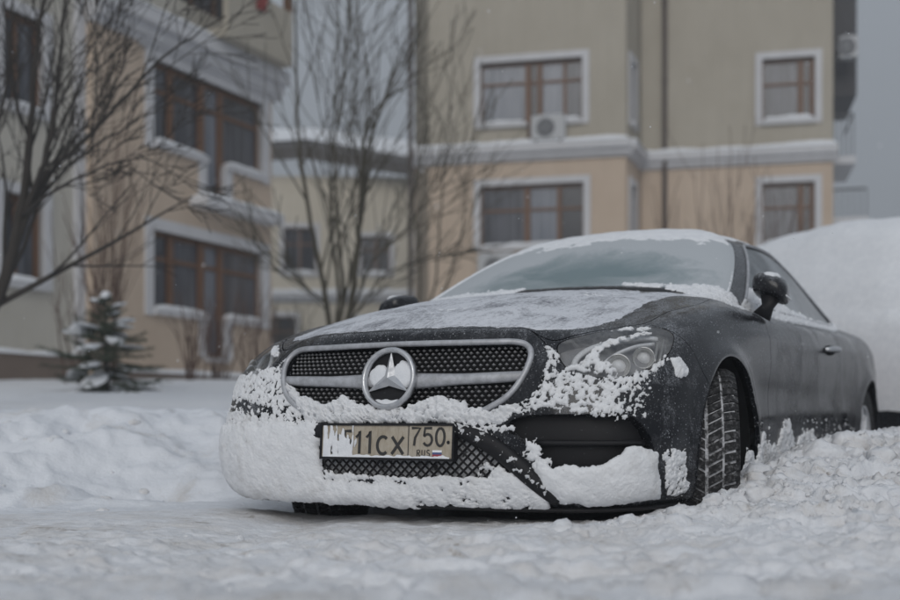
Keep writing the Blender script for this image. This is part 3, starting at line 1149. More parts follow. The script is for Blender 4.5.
# ---- lower intake mesh and the bowed blades beside it
mesh = MB()
def lattice(u0, u1, v0, v1, poly, du, dv, depth):
    nu_l = int((u1 - u0) / du)
    for d in (1, -1):
        for k in range(-int((v1 - v0) / dv) - 2, nu_l + int((v1 - v0) / dv) + 3):
            pts = []
            for t in np.linspace(v0, v1, 26):
                u = u0 + k * du + d * (t - v0) / dv * du
                if poly_sdf(np.array([[abs(u) * CU, t * CV]]), poly)[0] < -.003 and u0 <= u <= u1:
                    p, n = surf(u, t)
                    pts.append(p - n * depth)
                else:
                    if len(pts) > 1:
                        mesh.tube(pts, .0040, 4)
                    pts = []
            if len(pts) > 1:
                mesh.tube(pts, .0040, 4)
lattice(-1.6, 1.6, 2.06, 3.2, CENTRE, .105, .22, .010)
tag(mesh.build('intake_mesh', 'black_plastic', car), kind='stuff')
for s in (1, -1):
    bp, bn = [], []
    for u, v in smooth_line([(.80, 3.36), (1.0, 3.18), (1.22, 2.96), (1.46, 2.62), (1.68, 2.22), (1.88, 1.82), (2.06, 1.42)], 5):
        p, n = surf(u * s, v)
        bp.append(p + n * .004)
        bn.append(n)
    MB().add(*sweep(bp, bn, .026, .016, False, 10, lambda t: .75 + .45 * math.sin(math.pi * t))).build('bumper_blade', 'black_plastic', car, True)
    # two slats across the side intake
    for v in (2.95, 2.35):
        bp, bn = [], []
        for u in np.linspace(1.75 if v > 2.5 else 2.0, 3.42, 16):
            p, n = surf(u * s, v)
            bp.append(p - n * .03)
            bn.append(n)
        MB().add(*sweep(bp, bn, .010, .012, False, 8)).build('intake_slat', 'black_plastic', car, True)
    # splitter lip
    bp, bn = [], []
    for u in np.linspace(0.02, 4.6, 40):
        p, n = surf(u * s, .92)
        bp.append(p + np.array([0, 0, -.004]))
        bn.append(np.array([0, 0, -1.]))
    MB().add(*sweep(bp, bn, .022, .009, False, 8)).build('front_lip', 'black_plastic', car, True)

# ---- headlamps
for s in (1, -1):
    mm = (lambda M: M) if s == 1 else mirror
    hl = empty('headlamp')
    hl.parent = car
    panel('housing', flange(mm(offset(head, -.045)), -.046), 'lamp_dark', hl)
    panel('lens', mm(head), 'lamp_lens', hl)
    # bright daytime-running strip and lower strip
    for name, line, w in (('light_strip', [(2.28, 4.95), (2.38, 5.28), (2.62, 5.62), (2.95, 5.83), (3.35, 5.9), (3.62, 5.72)], .0105), ('light_strip', [(2.62, 4.80), (2.72, 5.05), (2.95, 5.35), (3.25, 5.55), (3.55, 5.55)], .006)):
        bp, bn = [], []
        for u, v in smooth_line(line, 6):
            p, n = surf(u * s, v)
            bp.append(p - n * .022)
            bn.append(n)
        MB().add(*sweep(bp, bn, w, .008, False, 8)).build(name, 'lamp_white', hl, True)
    # projector barrels
    for u, v, r in ((2.95, 5.02, .040), (3.38, 5.20, .036)):
        p, n = surf(u * s, v)
        d = np.array([.93, .34 * s, 0])
        q = p - n * .032
        b = MB()
        ax1 = np.cross(d, [0, 0, 1.])
        ax1 /= np.linalg.norm(ax1)
        ax2 = np.cross(ax1, d)
        V, F = [], []
        prof = [(r * .98, .012), (r, .016), (r * .92, .016), (r * .80, -.004), (r * .62, -.012)]
        K = 22
        for rr, dd in prof:
            for k in range(K):
                a = 2 * math.pi * k / K
                V.append(q + (ax1 * math.cos(a) + ax2 * math.sin(a)) * rr + d * dd)
        for i in range(len(prof) - 1):
            for k in range(K):
                F.append([i * K + k, i * K + (k + 1) % K, (i + 1) * K + (k + 1) % K, (i + 1) * K + k])
        b.add(V, F)
        b.build('reflector', 'lamp_chrome', hl, True)
        b = MB()
        V = [q + d * .006]
        for ring_r, dd in ((.34, .004), (.60, -.012)):
            for k in range(K):
                a = 2 * math.pi * k / K
                V.append(q + (ax1 * math.cos(a) + ax2 * math.sin(a)) * r * ring_r + d * dd)
        F = [[0, 1 + k, 1 + (k + 1) % K] for k in range(K)] + [[1 + k, 1 + K + k, 1 + K + (k + 1) % K, 1 + (k + 1) % K] for k in range(K)]
        b.add(V, F).build('projector_lens', 'lamp_white', hl, True)
    # two vertical reflector fins at the outer end
    for u in (3.58, 3.68):
        bp, bn = [], []
        for v in np.linspace(4.95, 5.6, 8):
            p, n = surf((u + (v - 5.2) * .12) * s, v)
            bp.append(p - n * .024)
            bn.append(n)
        MB().add(*sweep(bp, bn, .005, .010, False, 6)).build('fin', 'lamp_chrome', hl, True)

# ---- tail lamps (out of sight from the front)
for s in (1, -1):
    tl = split(offset(quarter, .003)[0], quarter[1], np.maximum(np.maximum(13.1 - quarter[0][:, 6], 4.5 - quarter[0][:, 7]), quarter[0][:, 7] - 5.7) * .15)[0]
    if len(tl[1]):
        panel('tail_lamp', tl if s == 1 else mirror(tl), 'lamp_red', car)


# ---- door mirrors, folded back along the glass
for s in (1, -1):
    m = empty('door_mirror')
    m.parent = car
    c = np.array([-.655, .905 * s, 1.035])
    K, J = 24, 14
    V, F = [], []
    for j in range(J + 1):
        ph = -math.pi / 2 + math.pi * j / J
        for k in range(K):
            th = 2 * math.pi * k / K
            e = lambda w, q: math.copysign(abs(w) ** q, w)
            x = e(math.cos(ph), .55) * e(math.cos(th), .62) * .100
            y = e(math.cos(ph), .55) * e(math.sin(th), .62) * .072
            z = e(math.sin(ph), .66) * .054
            z *= 1 - .22 * (x / .108)
            z -= .30 * y + .012 * (y / .074) ** 2
            y += .10 * x
            V.append(c + np.array([x, y * s * 1.0, z]))
    for j in range(J):
        for k in range(K):
            F.append([j * K + k, j * K + (k + 1) % K, (j + 1) * K + (k + 1) % K, (j + 1) * K + k])
    if s < 0:
        F = [f[::-1] for f in F]
    MB().add(V, F).build('cap', 'paint', m, True)
    MB().tube([c + np.array([.030, .005 * s, -.045]), c + np.array([.034, -.006 * s, -.085]), c + np.array([.036, -.03 * s, -.125])], [.044, .026, .040], 12).build('stalk', 'black_plastic', m, True)
    bp = [c + np.array([x, (.0715 + .10 * x) * s * .98, -.046 + .02 * x]) for x in np.linspace(-.085, .06, 8)]
    MB().add(*sweep(bp, [np.array([0, s, 0.])] * 8, .004, .003, False, 6)).build('indicator', 'lamp_white', m, True)


# ---- wheels
TYRE_R, TYRE_W, RIM_R = .335, .225, .228


def make_wheel(loc, steer, side, rim_mat='alloy'):
    w = empty('wheel')
    w.parent = car
    w.location = loc
    w.rotation_euler = (0, 0, steer)
    # tyre carcass: profile (radius, y)
    hw = TYRE_W / 2
    prof = [(RIM_R, -hw * .86), (RIM_R + .03, -hw * .98), (.285, -hw), (.312, -hw * .96), (.325, -hw * .84), (.3275, -hw * .5), (.328, 0), (.3275, hw * .5), (.325, hw * .84), (.312, hw * .96), (.285, hw), (RIM_R + .03, hw * .98), (RIM_R, hw * .86)]
    K = 72
    V, F = [], []
    for r, y in prof:
        for k in range(K):
            a = 2 * math.pi * k / K
            V.append((r * math.cos(a), y, r * math.sin(a)))
    for i in range(len(prof) - 1):
        for k in range(K):
            F.append([i * K + k, i * K + (k + 1) % K, (i + 1) * K + (k + 1) % K, (i + 1) * K + k])
    me = bpy.data.meshes.new('tyre')
    me.from_pydata(V, [], F)
    me.update()
    ty = link('tyre', me, 'rubber', w, True)
    me.materials.append(MATS['tread_snow'])
    for p in me.polygons:
        if 4 <= p.index // K <= 7:
            p.material_index = 1
    # tread blocks: swept V grooves left and right of two circumferential grooves
    tb = MB()
    NB = 58
    da = 2 * math.pi / NB
    for k in range(NB):
        a0 = k * da
        for sd in (1, -1):
            for (y0, y1, sl0, sl1, ph) in ((.006, .050, 0.0, .075, 0), (.058, hw * .97, .09, .125, .4)):
                V = []
                pa = a0 + (ph + (.5 if sd < 0 else 0)) * da
                for rr in (0, 1):
                    for (y, sl) in ((y0, sl0), ((y0 + y1) / 2, (sl0 + sl1) / 2), (y1, sl1)):
                        for e in (0, .76):
                            a = pa + sl + e * da
                            rad = (.3355 - .018 * max(0, (y - .075) / .035) ** 2) if rr else .318 - .022 * max(0, (y - .08) / .03)
                            V.append((rad * math.cos(a), y * sd, rad * math.sin(a)))
                F = [[6, 7, 9, 8], [8, 9, 11, 10], [0, 2, 8, 6], [2, 4, 10, 8], [1, 7, 9, 3], [3, 9, 11, 5], [0, 6, 7, 1], [4, 5, 11, 10]]
                tb.add(V, F)
    tag(tb.build('tread', 'rubber', ty), kind='stuff')
    # alloy rim with ten spokes
    V, F = [], []
    prof = [(RIM_R, -.095), (RIM_R + .006, -.10), (RIM_R - .012, -.08), (RIM_R - .025, .0), (RIM_R - .018, .07), (RIM_R + .006, .100), (RIM_R, .097)]
    for r, y in prof:
        for k in range(48):
            a = 2 * math.pi * k / 48
            V.append((r * math.cos(a), y * side, r * math.sin(a)))
    for i in range(len(prof) - 1):
        for k in range(48):
            F.append([i * 48 + k, i * 48 + (k + 1) % 48, (i + 1) * 48 + (k + 1) % 48, (i + 1) * 48 + k])
    rim = MB().add(V, F).build('rim', rim_mat, w, True)
    for k in range(5):
        for o in (-.16, .16):
            a = 2 * math.pi * k / 5 + o
            a2 = 2 * math.pi * k / 5 + o * 1.5
            MB().tube([(.045 * math.cos(a), .062 * side, .045 * math.sin(a)), (.13 * math.cos(a), .082 * side, .13 * math.sin(a)), ((RIM_R - .008) * math.cos(a2), .080 * side, (RIM_R - .008) * math.sin(a2))], [.020, .014, .016], 6).build('spoke', rim_mat, rim, True)
    hub = MB().tube([(0, -.05 * side, 0), (0, .066 * side, 0), (0, .074 * side, 0)], [.06, .06, .045], 24)
    hub.build('hub', 'alloy', rim)
    MB().tube([(0, -.03 * side, 0), (0, 0, 0)], [.165, .165], 40).build('brake_disc', 'lamp_dark', w)
    return w


STEER = math.radians(20)
make_wheel((FWX + .02, .835, .335), STEER, 1)
make_wheel((FWX, -.795, .335), STEER, -1)
make_wheel((-WB, .80, .335), 0, 1, 'packed_snow')
make_wheel((-WB, -.80, .335), 0, -1, 'packed_snow')
# wheel-well liners and the floor pan
for wx in (FWX, -WB):
    for s in (1, -1):
        V, F = [], []
        K = 28
        for (r, y) in ((ARCH_R + .01, .905), (ARCH_R + .022, .86), (ARCH_R + .022, .52), (.05, .50)):
            for k in range(K + 1):
                a = math.radians(-8 + 196 * k / K)
                V.append((wx + r * math.cos(a), y * s, .335 + r * math.sin(a)))
        for i in range(3):
            for k in range(K):
                F.append([i * (K + 1) + k, i * (K + 1) + k + 1, (i + 1) * (K + 1) + k + 1, (i + 1) * (K + 1) + k])
        MB().add(V, F).build('wheel_well', 'dark_shell', car, True)
MB().box((-1.43, 0, .23), (4.1, 1.0, .05)).build('floor_pan', 'dark_shell', car)
for x in (-1.44,):
    MB().box((x, .66, .235), (1.9, .34, .05)).build('sill', 'dark_shell', car)
    MB().box((x, -.66, .235), (1.9, .34, .05)).build('sill', 'dark_shell', car)

# ---- cabin: dash, wheel and seats seen dimly through the frost
dash = MB()
dash.add([(-.55, -.66, .93), (-.55, .66, .93), (-.95, .70, .95), (-.95, -.70, .95), (-1.0, -.70, .70), (-1.0, .70, .70)], [[0, 1, 2, 3], [3, 2, 5, 4]])
dash.build('dashboard', 'seat_fabric', car)
sw = [np.array([-1.12, .36, .86]) + np.array([.06 * math.sin(a), .185 * math.cos(a), .175 * math.sin(a)]) for a in np.linspace(0, 2 * math.pi, 33)[:-1]]
MB().add(*sweep(sw, [np.array([1., 0, .3])] * 32, .014, .014)).build('steering_wheel', 'seat_fabric', car, True)
for y in (.36, -.36):
    st_ = empty('seat')
    st_.parent = car
    o = MB().box((-1.55, y, .52), (.52, .5, .16)).build('cushion', 'seat_fabric', st_)
    bevel(o, .05, 3)
    b = MB()
    b.add([(-1.72, y - .25, .55), (-1.72, y + .25, .55), (-1.98, y + .21, 1.10), (-1.98, y - .21, 1.10), (-1.86, y - .25, .50), (-1.86, y + .25, .50), (-2.10, y + .20, 1.09), (-2.10, y - .20, 1.09)], [[0, 3, 2, 1], [4, 5, 6, 7], [0, 1, 5, 4], [1, 2, 6, 5], [2, 3, 7, 6], [3, 0, 4, 7]])
    bevel(b.build('backrest', 'seat_fabric', st_), .04, 3)
    bevel(MB().box((-2.06, y, 1.19), (.10, .26, .17)).build('headrest', 'seat_fabric', st_), .04, 3)
MB().box((-1.5, 0, .30), (2.6, 1.5, .08)).build('cabin_floor', 'dark_shell', car)

# ------------------------------------------------------------------ snow lying on and stuck to the coupe
def fine_patch(u0, u1, v0, v1, nu, nv, side):
    us, vs = np.linspace(u0, u1, nu), np.linspace(v0, v1, nv)
    iu = np.interp(us, US, np.arange(len(US)))
    iv = np.interp(vs, VS, np.arange(len(VS)))
    i, j = np.minimum(iu.astype(int), len(US) - 2), np.minimum(iv.astype(int), len(VS) - 2)
    a, b = (iu - i)[None, :, None], (iv - j)[:, None, None]
    g = lambda G: (G[j][:, i] * (1 - a) + G[j][:, i + 1] * a) * (1 - b) + (G[j + 1][:, i] * (1 - a) + G[j + 1][:, i + 1] * a) * b
    P, N = g(S).reshape(-1, 3), g(SN).reshape(-1, 3)
    N = N / (np.linalg.norm(N, axis=1)[:, None] + 1e-9)
    U, Vv = np.meshgrid(us, vs)
    idx = np.arange(nu * nv).reshape(nv, nu)
    q = np.c_[idx[:-1, :-1].ravel(), idx[:-1, 1:].ravel(), idx[1:, 1:].ravel(), idx[1:, :-1].ravel()]
    T = np.concatenate([q[:, [0, 1, 2]], q[:, [0, 2, 3]]])
    fn = np.cross(P[T[0, 1]] - P[T[0, 0]], P[T[0, 2]] - P[T[0, 0]])
    k = len(T) // 2
    mid = T[k]
    fn = np.cross(P[mid[1]] - P[mid[0]], P[mid[2]] - P[mid[0]])
    if fn @ N[mid[0]] < 0:
        T = T[:, ::-1]
    V = np.c_[P, N, U.ravel() * 1.0, Vv.ravel()]
    if side < 0:
        V[:, 1] *= -1
        V[:, 4] *= -1
        V[:, 6] *= -1
        T = T[:, ::-1]
    return V, T


def snow_from(name, patches, regions, mat, label, lift=.5, under=.003):
    """regions: (polygon in signed u,v ; edge noise ; noise scale ; holes 0..1 ; thickness ; rise length)"""
    Vs, Ts, k = [], [], 0
    for V, T in patches:
        Q = V[:, 6:8] * (CU, CV)
        P = V[:, :3]
        best = np.full(len(V), -1.0)
        thick = np.zeros(len(V))
        rise = np.full(len(V), .02)
        for poly, en, ns, holes, th, rl in regions:
            sd = poly_sdf(Q, np.array(poly, float) * (CU, CV))
            near = sd < .12
            f = np.full(len(V), -1.0)
            if near.any():
                n = fbm(P[near] * ns, 5, .62)
                f[near] = -sd[near] + en * n * 1.6
                if holes > 0:
                    h = fbm(P[near] * ns * 1.7 + 9.1, 4, .6)
                    f[near] = np.minimum(f[near], (h + .42 - holes * .75) * .06)
            m = f > best
            best = np.where(m, f, best)
            thick = np.where(m, th, thick)
            rise = np.where(m, rl, rise)
        W = np.c_[V, best, thick, rise]
        if (best > 0).sum() < 3:
            continue
        (W, T2) = split(W, T, -best)[0]
        f, th, rl = W[:, 8], W[:, 9], W[:, 10]
        P = W[:, :3]
        soft = th < 0                                  # negative thickness marks smooth wind-packed snow
        th = np.abs(th)
        lump = .55 + .30 * billow(P * 30 + 1.3 * fbm(P * 60, 2)[:, None], 3) + .55 * fbm(P * 70, 4, .6)
        lump = np.where(soft, .86 + .34 * fbm(P * 9, 4, .5) + .09 * fbm(P * 50, 4, .6), lump)
        fine = fbm(P * 210, 2)
        h = th * np.sqrt(np.clip(1 - np.exp(-f / rl), 0, 1)) * np.clip(lump, .25, 1.6) + .0016 * fine * (f > .002) - under * np.exp(-f / .002)
        D = W[:, 3:6] + np.array([0, 0, lift]) * np.clip(1 - W[:, 5:6], 0, 1)
        W[:, :3] = P + D / np.linalg.norm(D, axis=1)[:, None] * h[:, None]
        Vs.append(W[:, :3])
        Ts.append(T2 + k)
        k += len(W)
    V, T = np.concatenate(Vs), np.concatenate(Ts)
    me = mesh_np(name, V, np.ascontiguousarray(T))
    o = link(name, me, mat, None, True)
    o.location = car.location
    o.rotation_euler = car.rotation_euler
    return tag(o, label, None, None, 'stuff')


FR = [fine_patch(0, 5.2, .75, 6.5, 430, 270, 1), fine_patch(0, 5.2, .75, 6.5, 430, 270, -1)]
snow_from('bumper_snow', FR, [
    # left corner and lower bumper, thick and smooth
    ([(-.92, 2.5), (-.93, 3.42), (-1.3, 3.42), (-2.43, 3.42), (-5.0, 3.3), (-5.0, 1.05), (-3.2, 1.0), (-2.9, .9), (.3, .86), (.3, 1.95), (-.9, 1.95)], .024, 20, 0, -.038, .035),
    # bottom strip to the right blade
    ([(.2, .86), (1.95, .9), (1.93, 1.5), (1.72, 1.98), (1.52, 2.3), (1.35, 2.2), (.2, 2.0)], .012, 16, .10, -.020, .02),
    ([(1.15, 2.5), (1.40, 2.4), (1.62, 2.0), (1.0, 2.0)], .025, 26, .45, .012, .012),
    ([(-.9, 2.2), (-.5, 2.12), (.2, 2.1), (.85, 2.15), (.85, 1.95), (-.9, 1.95)], .014, 24, .2, .012, .012),
    # face between lamp and grille, speckled
    ([(-3.5, 4.75), (-2.7, 4.85), (-2.3, 5.0), (-1.88, 5.25), (-1.72, 4.8), (-1.5, 4.3), (-1.25, 3.9), (-1.0, 3.45), (-1.5, 3.7), (-2.2, 4.0), (-3.4, 4.2)], .034, 40, .36, .011, .014),
    ([(-4.6, 3.3), (-1.0, 3.2), (-1.0, 3.55), (-2.0, 3.95), (-4.6, 3.8)], .018, 30, .60, .010, .01),
    ([(-4.4, 3.75), (-3.0, 3.7), (-1.1, 3.65), (-1.1, 3.3), (-4.4, 3.2)], .03, 38, .46, .012, .012),
    # ledge heap over the plate
    ([(-1.62, 4.7), (-1.42, 4.45), (-1.25, 4.25), (-.85, 3.98), (-.62, 4.22), (-.45, 4.05), (-.1, 3.85), (.15, 3.85), (.4, 4.05), (.64, 4.2), (.9, 4.0), (1.25, 3.80), (1.62, 3.95), (1.4, 3.45), (.9, 3.45), (-.9, 3.42), (-1.15, 3.55), (-1.4, 4.1)], .018, 28, .10, .038, .03),
    # right of the plate
    ([(.85, 3.6), (1.3, 3.6), (1.55, 3.3), (1.2, 3.1), (.95, 3.25)], .024, 30, .52, .012, .012),
    # under the right lamp
    ([(1.98, 5.45), (2.13, 5.55), (2.12, 4.82), (2.6, 4.58), (3.25, 4.6), (3.75, 5.0), (3.4, 4.45), (2.85, 4.05), (3.05, 3.66), (2.6, 3.62), (2.07, 3.75), (1.83, 3.8), (1.54, 3.7), (1.2, 3.3), (1.1, 3.45), (1.6, 3.95), (1.88, 4.5)], .030, 34, .36, .015, .015),
    ([(2.5, 4.3), (3.4, 4.4), (3.35, 3.6), (2.6, 3.62)], .03, 44, .66, .010, .008),
    # packed in the right intake
    ([(1.72, 2.75), (1.98, 2.42), (2.3, 2.42), (2.7, 2.5), (3.0, 2.85), (3.3, 2.85), (3.58, 2.7), (3.66, 1.4), (2.7, 1.15), (2.08, 1.3), (1.85, 1.9)], .014, 18, 0, -.038, .035),
    ([(1.66, 3.05), (1.82, 2.95), (1.98, 2.5), (1.8, 2.3), (1.62, 2.65)], .02, 26, .4, .012, .012),
    # crumbs along the right blade
    ([(.82, 3.42), (1.05, 3.25), (1.3, 2.95), (1.22, 2.85), (1.0, 3.05), (.85, 3.2)], .03, 36, .52, .055, .010),
    ([(1.3, 2.95), (1.55, 2.6), (1.8, 2.15), (2.0, 1.75), (1.9, 1.6), (1.65, 2.1), (1.4, 2.55)], .03, 36, .56, .055, .010),
    # by the wheel arch
    ([(3.72, 2.70), (3.95, 2.85), (4.24, 2.72), (4.36, 1.7), (4.25, 1.35), (3.85, 1.5)], .026, 22, .30, .018, .02),
    # lone patch behind the lamp
    ([(3.80, 4.90), (3.98, 4.95), (4.27, 4.64), (4.20, 4.42), (3.95, 4.45)], .014, 26, 0, .020, .015),
    # streaks on the lamps
    ([(2.95, 6.2), (3.2, 6.32), (3.55, 6.02), (3.25, 5.85), (2.85, 5.72), (2.6, 5.45), (2.45, 5.1), (2.6, 5.05), (2.8, 5.45), (3.1, 5.68), (3.5, 5.80), (3.2, 6.15)], .012, 32, .35, .010, .012),
    ([(2.2, 4.85), (2.45, 4.75), (2.9, 4.62), (2.75, 5.0), (2.5, 5.15)], .018, 32, .4, .014, .012),
    ([(-2.15, 5.5), (-2.5, 5.9), (-2.8, 6.1), (-2.9, 5.95), (-2.5, 5.6)], .012, 30, .3, .010, .012),
], 'snow_bumper', 'grimy snow packed onto the front bumper of the dark coupe')

TOP = [fine_patch(0, 6.6, 6.4, 10.2, 300, 330, 1), fine_patch(0, 6.6, 6.4, 10.2, 300, 330, -1)]
snow_from('hood_frost', TOP, [
    ([(-.2, 6.86), (1.0, 6.83), (1.72, 6.80), (1.98, 6.45), (2.54, 6.5), (3.1, 7.1), (3.55, 7.75), (3.9, 8.3), (4.6, 9.2), (5.4, 9.78), (-.2, 9.80)], .022, 13, 0, .0035, .012),
    ([(.2, 6.86), (-1.0, 6.83), (-1.72, 6.80), (-1.98, 6.45), (-2.54, 6.5), (-3.3, 7.0), (-3.9, 7.6), (-4.4, 8.3), (-5.0, 9.2), (-5.4, 9.78), (.2, 9.80)], .022, 13, 0, .0035, .012),
], 'frost_sheet', 'thin streaky film of frozen snow over the bonnet of the dark coupe', lift=.2, under=.002)
TOP2 = [fine_patch(0, 7.2, 7.6, 10.75, 300, 280, 1), fine_patch(0, 7.2, 7.6, 10.75, 300, 280, -1)]
snow_from('scuttle_snow', TOP2, [
    ([(2.6, 10.12), (3.6, 9.86), (4.4, 9.62), (5.3, 9.5), (6.2, 9.35), (6.9, 9.5), (6.6, 10.05), (6.0, 10.25), (5.2, 10.3), (4.2, 10.25), (3.0, 10.2)], .018, 15, 0, .022, .03),
    ([(1.6, 10.1), (2.0, 10.05), (2.8, 10.02), (2.8, 10.16), (1.8, 10.16)], .012, 20, 0, .02, .02),
    ([(4.0, 9.6), (4.6, 8.9), (5.2, 8.7), (5.8, 8.9), (6.1, 9.4), (5.2, 9.6)], .016, 12, .1, .006, .02),
    ([(-.6, 9.8), (-2.6, 9.75), (-5.6, 9.6), (-6.6, 9.7), (-6.3, 10.2), (-4.4, 10.28), (-2, 10.14), (-.6, 10.06)], .018, 15, 0, .020, .03),
    ([(-1.2, 7.2), (-.2, 7.6), (.5, 7.9), (.3, 7.6), (-.5, 7.15)], .05, 20, .4, .006, .012),
    ([(1.9, 8.9), (2.6, 9.2), (2.4, 9.4), (1.8, 9.1)], .05, 20, .3, .006, .012),
    ([(6.3, 8.2), (6.9, 8.1), (7.3, 8.6), (7.0, 9.4), (6.5, 9.2)], .02, 24, .5, .01, .012),
], 'snow_fresh', 'fresh snow heaped along the foot of the coupe windscreen', lift=.8)
ROOF = [fine_patch(0, 16, 11.2, 15, 360, 150, 1), fine_patch(0, 16, 11.2, 15, 360, 150, -1)]
snow_from('roof_snow', ROOF, [
    ([(-.3, 11.72), (3, 11.72), (5.0, 11.85), (6.0, 12.05), (7.5, 12.2), (11, 12.2), (13, 11.7), (16.3, 11.7), (16.3, 15.2), (-.3, 15.2)], .035, 9, 0, -.016, .12),
    ([(.3, 11.72), (-3, 11.72), (-5.0, 11.75), (-6.0, 11.8), (-7.5, 12.0), (-11, 12.1), (-13, 11.7), (-16.3, 11.7), (-16.3, 15.2), (.3, 15.2)], .035, 9, 0, -.018, .12),
], 'snow_fresh', 'soft layer of snow on the roof of the dark coupe', lift=.5)
WSC = [fine_patch(0, 7.3, 9.95, 12.0, 240, 200, 1), fine_patch(0, 7.3, 9.95, 12.0, 240, 200, -1)]
snow_from('windscreen_frost', WSC, [
    ([(-4.4, 9.95), (-7.0, 10.0), (-7.0, 11.95), (-2.2, 11.95), (-3.6, 11.5), (-4.6, 10.8)], .03, 8, 0, .010, .03),
    ([(5.70, 10.0), (5.9, 10.0), (5.9, 11.0), (5.75, 10.7)], .02, 22, .3, .004, .012),
    ([(-2.2, 11.55), (1.0, 11.7), (3.0, 11.62), (5.6, 11.68), (5.6, 12.0), (-2.2, 12.0)], .04, 12, 0, -.006, .03),
], 'snow_fresh', 'rime along the edges of the coupe windscreen and pillars', lift=.3)
SIDE = [fine_patch(6.0, 12.6, 1.1, 4.2, 520, 130, 1)]
snow_from('door_snow', SIDE, [
    ([(6.3, 2.7), (6.6, 2.4), (6.9, 3.3), (7.15, 2.7), (7.4, 2.8), (7.75, 3.5), (8.1, 2.7), (8.5, 3.2), (8.9, 2.6), (9.4, 2.8), (9.9, 2.5), (10.5, 2.4), (10.9, 1.3), (6.2, 1.3)], .05, 14, .14, .020, .03),
    ([(8.2, 3.4), (9.0, 3.6), (10.6, 3.2), (10.7, 2.4), (8.3, 2.5)], .04, 26, .86, .006, .01),
], 'snow_bumper', 'snow splashed up the lower door of the dark coupe', lift=.0)
BELT = [fine_patch(6.4, 12.5, 8.6, 10.5, 420, 90, 1)]
snow_from('sill_snow', BELT, [
    ([(6.7, 9.1), (7.4, 9.0), (7.95, 9.5), (8.9, 9.75), (10.0, 9.7), (11.8, 9.5), (11.8, 10.1), (9.6, 10.15), (8.6, 10.3), (7.75, 10.6), (7.3, 10.9), (7.05, 10.6)], .016, 18, .05, .018, .02),
], 'snow_fresh', 'ribbon of snow along the foot of the coupe side window', lift=.8)


def dome_snow(name, c, rx, ry, rz, label, rot=0.0, n=40, m=18, cut=-.05, seed=0, mat='snow_fresh', parent=None, amp=.18, M=None):
    """lumpy cap: upper part of an ellipsoid"""
    V, F = [], []
    for j in range(m + 1):
        ph = math.pi / 2 * (1 - j / m) + cut * (j / m)
        for i in range(n):
            th = 2 * math.pi * i / n
            V.append((math.cos(ph) * math.cos(th), math.cos(ph) * math.sin(th), math.sin(ph)))
    V = np.array(V)
    k = 1 + amp * fbm(V * 2.3 + seed * 7.7, 4, .6)[:, None]
    W = V * k * (rx, ry, rz)
    ca, sa = math.cos(rot), math.sin(rot)
    W = np.c_[W[:, 0] * ca - W[:, 1] * sa, W[:, 0] * sa + W[:, 1] * ca, W[:, 2]] + np.array(c)
    for j in range(m):
        for i in range(n):
            F.append([j * n + i, (j + 1) * n + i, (j + 1) * n + (i + 1) % n, j * n + (i + 1) % n])
    o = MB().add(W, F).build(name, mat, parent, True)
    if label:
        tag(o, label, kind='stuff')
    elif parent is not None:
        tag(o, kind='stuff')
    return o


for s in (1, -1):
    o = dome_snow('mirror_snow', car_to_world([-.66, .90 * s, 1.066])[0], .086, .046, .030, 'cap of snow on the folded %s door mirror of the dark coupe' % ('driver side' if s > 0 else 'far side'), CAR_RZ + .09 * s, seed=s)
# snow in the emblem's fields
V, F = [], []
K, J = 60, 18
for j in range(J + 1):
    for k in range(K):
        a = 2 * math.pi * k / K
        r = R_E * .93 * j / J
        V.append((r * math.cos(a), r * math.sin(a)))
V = np.array(V)
for j in range(J):
    for k in range(K):
        F.append((j * K + k, (j + 1) * K + k, (j + 1) * K + (k + 1) % K))
        F.append((j * K + k, (j + 1) * K + (k + 1) % K, j * K + (k + 1) % K))
F = np.array(F)
ang = np.degrees(np.arctan2(V[:, 1], V[:, 0]))
msk = np.maximum.reduce([.018 - np.abs(V[:, 1] + .088) + 0 * ang,                                  # bottom sector, low
                         .040 - np.hypot(V[:, 0] + .046, V[:, 1] - .010),
                         .046 - np.hypot(V[:, 0] - .046, V[:, 1] - .014)])
fld = msk + .012 * fbm(np.c_[V, 0 * ang] * 40, 4)
W = np.c_[EC + ey * V[:, :1] + ez * V[:, 1:2] - ex * .012, fld]
W, F = split(W, F, -fld)[0]
W[:, :3] += ex * (.011 * np.sqrt(np.clip(1 - np.exp(-W[:, 3:4] / .01), 0, 1)))
o = link('emblem_snow', mesh_np('emblem_snow', W[:, :3], np.ascontiguousarray(F)), 'snow_fresh', None, True)
o.location, o.rotation_euler = car.location, car.rotation_euler
tag(o, 'snow stuck between the arms of the star emblem', kind='stuff')
# snow smeared over the left end of the number plate
W = []
ny, nz = 150, 60
yy, zz = np.meshgrid(np.linspace(-.25, .25, ny), np.linspace(-.053, .054, nz))
yy, zz = yy.ravel(), zz.ravel()
streak = fbm(np.c_[yy * 55, zz * 9, 0 * yy], 4, .6)
fld = .016 + streak * .06 - .10 * np.clip((yy + .19) / .15, 0, 3) ** 1.3 * .5 - .02 * np.clip(zz / .05, 0, 1)
fld = np.maximum(fld, .007 - (zz + .053) + .012 * fbm(np.c_[yy * 25, zz * 25, yy * 0 + 3], 3))
P = np.array([plate_pt(a, b, .0026) for a, b in zip(yy, zz)])
idx = np.arange(ny * nz).reshape(nz, ny)
q = np.c_[idx[:-1, :-1].ravel(), idx[:-1, 1:].ravel(), idx[1:, 1:].ravel(), idx[1:, :-1].ravel()]
T = np.concatenate([q[:, [0, 1, 2]], q[:, [0, 2, 3]]])
W, T = split(np.c_[P, fld], T, -fld)[0]
W[:, 0] += .005 * np.sqrt(np.clip(1 - np.exp(-W[:, 3] / .006), 0, 1))
